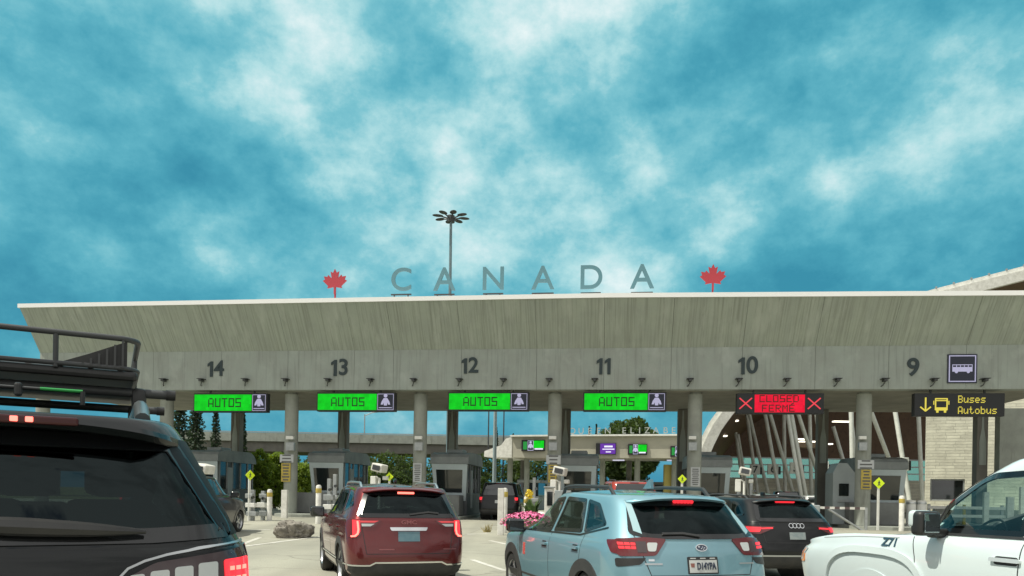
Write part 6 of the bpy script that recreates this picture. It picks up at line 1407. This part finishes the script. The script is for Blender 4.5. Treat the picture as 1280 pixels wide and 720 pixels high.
# ---- white pickup on the right
def pickup():
    L, w = 6.2, 1.0; h = 16
    P = paint('white pickup paint', (0.60, 0.68, 0.69), rough=0.3, dirt=0.06)
    xr, xf = -L / 2, L / 2; hood = 1.14
    def lv(**k): return k
    hz = [(xr, 1.24), (0.9, 1.20), (1.35, 1.20), (2.2, 1.17), (xf, 1.03)]
    lev = [lv(xr=xr + .06, xf=xf - .18, w=w * .88, z=.38, rr=.12, rf=.3, br=.02, bf=.16), lv(xr=xr + .02, xf=xf - .05, w=w * .95, z=.46, rr=.12, rf=.3, br=.02, bf=.16), lv(xr=xr, xf=xf, w=w * .985, z=.62, rr=.12, rf=.32, br=.02, bf=.16),
           lv(xr=xr, xf=xf, w=w, z=.82, rr=.12, rf=.3, br=.02, bf=.14), lv(xr=xr, xf=xf - .04, w=w * .995, z=[(xr, 1.0), (1.3, .98), (xf, .93)], rr=.12, rf=.3, br=.02, bf=.14), lv(xr=xr + .01, xf=xf - .10, w=w * .97, z=[(xr, 1.15), (1.2, 1.12), (xf, .99)], rr=.12, rf=.32, br=.02, bf=.14), lv(xr=xr + .02, xf=xf - .20, w=w * .93, z=hz, rr=.14, rf=.36, br=.02, bf=.14),
           lv(xr=-1.15, xf=1.52, w=w * .885, z=[(-1.2, 1.265), (1.5, 1.245)], rr=.14, rf=.3, br=.02, bf=.26), lv(xr=-1.08, xf=1.13, w=w * .80, z=1.60, rr=.14, rf=.26, br=.03, bf=.22), lv(xr=-.98, xf=.56, w=w * .725, z=[(-1, 1.90), (.2, 1.93), (.7, 1.91)], rr=.14, rf=.22, br=.04, bf=.16), lv(xr=-.90, xf=.38, w=w * .65, z=[(-1, 1.945), (.2, 1.97), (.6, 1.945)], rr=.14, rf=.2, br=.04, bf=.14)]
    # placed by its door handle
    hp = W(1274, 705, 6.1); f = Vector((-math.sin(R(h)), math.cos(R(h)), 0)); rt = Vector((math.cos(R(h)), math.sin(R(h)), 0)); c0 = Vector((hp.x, hp.y, 0)) - f * 0.0 + rt * 0.985
    c = Car('white_pickup', 'white pickup truck with a black door mirror on the right', 'pickup', lev, P, L, w, c0, R(h), crown=0.04, sub=6)
    fw = [(.05, 1.275), (1.03, 1.265), (.92, 1.50), (.57, 1.765), (.45, 1.81), (.04, 1.83)]
    c.window('front_side_window', fw, 'left', glass_clear, black_gloss, mirror=True, win=0.035, wout=0.02, rnd=0.04)
    c.window('rear_side_window', [(-.92, 1.285), (-.06, 1.275), (-.07, 1.83), (-.84, 1.80)], 'left', glass_tint, black_gloss, mirror=True, win=0.035, wout=0.02)
    c.window('windscreen', [(-.80, 1.28), (.80, 1.28), (.62, 1.86), (-.62, 1.86)], 'front', glass_clear, black_gloss, 0.03, 0.01)
    c.window('rear_window', [(-.68, 1.32), (.68, 1.32), (.60, 1.74), (-.60, 1.74)], 'rear', glass_tint, black_gloss, 0.03, 0.01)
    c.panel('mirror_sail', [(1.03, 1.27), (1.42, 1.256), (1.06, 1.52), (.99, 1.51)], 'left', black_plastic, 0.012, 0.02, mirror=True, rnd=0.02)
    c.strip('window_sill_trim', [(-1.0, 1.255), (1.36, 1.240)], 0.022, 'left', black_plastic, 0.010, 0.01, mirror=True)
    c.strip('door_seam', [(1.16, 1.24), (1.08, 1.0), (1.02, .52)], 0.010, 'left', black_plastic, 0.001, mirror=True); c.strip('door_seam', [(0.0, 1.24), (.01, .52)], 0.010, 'left', black_plastic, 0.001, mirror=True); c.strip('door_seam', [(-1.02, 1.24), (-1.0, .7)], 0.010, 'left', black_plastic, 0.001, mirror=True); c.strip('bed_seam', [(-1.2, 1.22), (-1.2, .5)], 0.014, 'left', black_plastic, 0.001, mirror=True)
    c.strip('hood_seam', [(1.32, 1.175), (1.9, 1.155), (2.45, 1.11)], 0.009, 'left', mat('grey seam', (0.22, 0.24, 0.24), 0.6), 0.001, mirror=True)
    hm = mat('bright handle', (0.72, 0.75, 0.75), 0.35, 0.5); c.handle(.12, 1.05, hm, 0.28); c.handle(-.92, 1.06, hm, 0.28)
    # raised wheel-arch flare
    for x in (1.66, -1.85):
        fl = [(x + .70 * math.copysign(abs(math.cos(R(q * 7.5))) ** .62, math.cos(R(q * 7.5))), .55 + .47 * math.sin(R(q * 7.5)) ** .7) for q in range(0, 25)]
        c.strip('arch_flare', fl, 0.07, 'left', P, 0.03, 0.05, mirror=True)
    c.arches((1.66, -1.85), 0.41, 0.36, P, 0.06); c.wheels((1.66, -1.85), 0.37, 0.27)
    c.panel('corner_lamp', [(2.74, .80), (2.96, .80), (2.96, .98), (2.76, .98)], 'left', lens_orange, 0.008, 0.02, mirror=True, rnd=0.03)
    c.panel('headlamp', [(.55, .82), (.93, .82), (.93, .98), (.55, .98)], 'front', lens_clear, 0.010, 0.02, mirror=True, rnd=0.03)
    c.panel('grille', [(-.5, .70), (.5, .70), (.52, .98), (-.52, .98)], 'front', black_plastic, 0.010, 0.02)
    # decal on the fender
    dk = mat('dark blue decal', (0.02, 0.06, 0.09), 0.5); h_, n_ = c.hit('left', 1.42, 1.118); mb = MB()
    M = Matrix.Translation(h_ + n_ * 0.004) @ Matrix.Rotation(R(180), 4, 'Z') @ Matrix.Rotation(math.asin(-n_.z) * 1.0, 4, 'X') @ Matrix.Shear('XY', 4, (0, 0)) 
    text_mesh(mb, 'Z71', 0.125, M, 0.002, 0.004); 
    mb.build('decal', dk, c.root)
    # towing mirror, black with a white cap
    y = c.hit('left', 1.15, 1.22)[0].y; mx_ = 0.86
    o = MB().box((mx_, y + .21, 1.345), (.14, .25, .24), .045, seg=4).build('mirror', black_plastic, c.root, smooth=True)
    MB().box((mx_ + .05, y + .222, 1.385), (.09, .24, .17), .04, seg=4).build('mirror_cap', P, o, smooth=True); MB().box((mx_, y + .06, 1.25), (.10, .22, .09), .03, seg=3).build('mirror_arm', black_plastic, o, smooth=True)
    MB().box((mx_ - .073, y + .212, 1.35), (.012, .19, .18), .005, Matrix.Rotation(R(6), 3, 'Z')).build('mirror_glass', mat('mirror silver', (0.55, 0.65, 0.66), 0.02, 1.0), o)
    o = MB().box((mx_, -y - .24, 1.33), (.15, .30, .27), .05, seg=4).build('mirror', black_plastic, c.root, smooth=True); MB().box((mx_, -y - .06, 1.25), (.10, .22, .09), .03).build('mirror_arm', black_plastic, o)
    c.seats([(0.05, 2), (-0.85, 3)], z0=0.80, hgt=0.66, w2=0.42)
    MB().box((1.15, 0, 1.10), (0.5, 1.5, 0.24), 0.08, seg=3).build('dashboard', seat_cloth, c.root, smooth=True)
    MB().lathe([(0.18, -.014), (0.20, 0), (0.18, .014)], Matrix.Translation((0.78, 0.42, 1.22)) @ Matrix.Rotation(R(65), 4, 'Y'), 28, False).build('steering_wheel', black_plastic, c.root, smooth=True)
    c.done(); c.root.scale = (1, 1, 0.965)
pickup()

# ---- vehicles farther on
def simple(name, label, cat, px, Z, h, L, w, H_, P, lamps=True, belt=None, rail=None, lampm=None, tail=0.2, roofw=None, loc=None):
    belt = belt or H_ * 0.65
    c = Car(name, label, cat, suv_levels(L, w, H_, hood=H_ * 0.6, belt=belt, tail=tail, roofw=roofw or w * 0.74, rake=0.34), P, L, w, loc or rear_pos(px, Z, h, L), R(h), sub=5)
    b = belt + 0.05; t = H_ - 0.13
    c.panel('rear_window', [(-w * .78, b), (w * .78, b), (w * .66, t), (-w * .66, t)], 'rear', dark_glass, 0.004, 0.004, rnd=0.05)
    for nm, q in (('front_side_window', [(-.2, b), (.9, b), (.35, t), (-.2, t + .03)]), ('rear_side_window', [(-1.2, b), (-.3, b), (-.3, t + .03), (-1.1, t)]), ('quarter_window', [(-1.9, b + .06), (-1.32, b), (-1.25, t), (-1.65, t - .02)])):
        c.panel(nm, q, 'left', dark_glass, 0.004, 0.004, mirror=True, rnd=0.04)
    c.panel('windscreen', [(-w * .8, b), (w * .8, b), (w * .66, t), (-w * .66, t)], 'front', dark_glass, 0.004, 0.004)
    c.panel('tail_lens', [(w * .74, belt - .02), (w * .93, belt - .02), (w * .94, belt - .30), (w * .78, belt - .30)], 'rear', lens_red, 0.010, 0.01, mirror=True, rnd=0.02)
    c.panel('brake_lamp', [(w * .78, belt - .05), (w * .91, belt - .05), (w * .91, belt - .18), (w * .80, belt - .18)], 'rear', lampm or lamp_red, 0.015, 0.01, mirror=True, rnd=0.015)
    c.panel('stop_lamp', [(-.15, t + .02), (.15, t + .02), (.15, t + .05), (-.15, t + .05)], 'rear', lampm or lens_red, 0.015, 0.01)
    c.panel('number_plate', [(-.15, belt - .32), (.15, belt - .32), (.15, belt - .18), (-.15, belt - .18)], 'rear', plate_white, 0.008, 0.008)
    c.panel('lower_bumper', [(-w * .93, .26), (w * .93, .26), (w * .93, .48), (-w * .93, .48)], 'rear', cladding, 0.008, 0.008)
    c.arches((-L * .30, L * .31), 0.39, 0.35, P, 0.05); c.wheels((-L * .30, L * .31), 0.345); c.mirrors(0.85, belt + 0.06, P, black_gloss)
    if rail: c.rails(-1.5, 0.1, w * 0.62, rail, 0.05, 0.02)
    c.done(); return c
PB = MATS['black paint']
simple('dark_van', 'dark van stopped at the lane 12 booth window', 'van', 622, 34.5, -7, 5.0, 0.98, 1.82, PB, belt=1.12, roofw=0.70)
simple('dark_suv', 'dark SUV beside the lane 14 booth, its wheel showing behind the black roof rack car', 'SUV', 0, 0, -2, 4.7, 0.94, 1.72, paint('charcoal paint', (0.03, 0.028, 0.032)), loc=onground(268, 22.6) + Vector((-0.35, -1.0, 0)))
simple('red_hatchback', 'red car with black roof rails far ahead of the pale blue crossover', 'car', 794, 25.5, 2, 4.3, 0.93, 1.80, paint('bright red paint', (0.33, 0.035, 0.025)), rail=dark_grey, belt=1.16, tail=0.16)
simple('silver_car', 'silver car in the curved hall left of the plate numbered 5', 'car', 958, 46, -14, 4.4, 0.9, 1.55, paint('silver paint', (0.42, 0.44, 0.44), flake=0.5))
simple('black_car', 'black SUV in the curved hall under the plate numbered 6', 'SUV', 985, 50, -14, 4.7, 0.94, 1.80, PB)
simple('white_car', 'white car in the curved hall beside the lane 10 kiosk', 'car', 1024, 44, -16, 4.4, 0.9, 1.5, paint('white car paint', (0.62, 0.63, 0.62)))
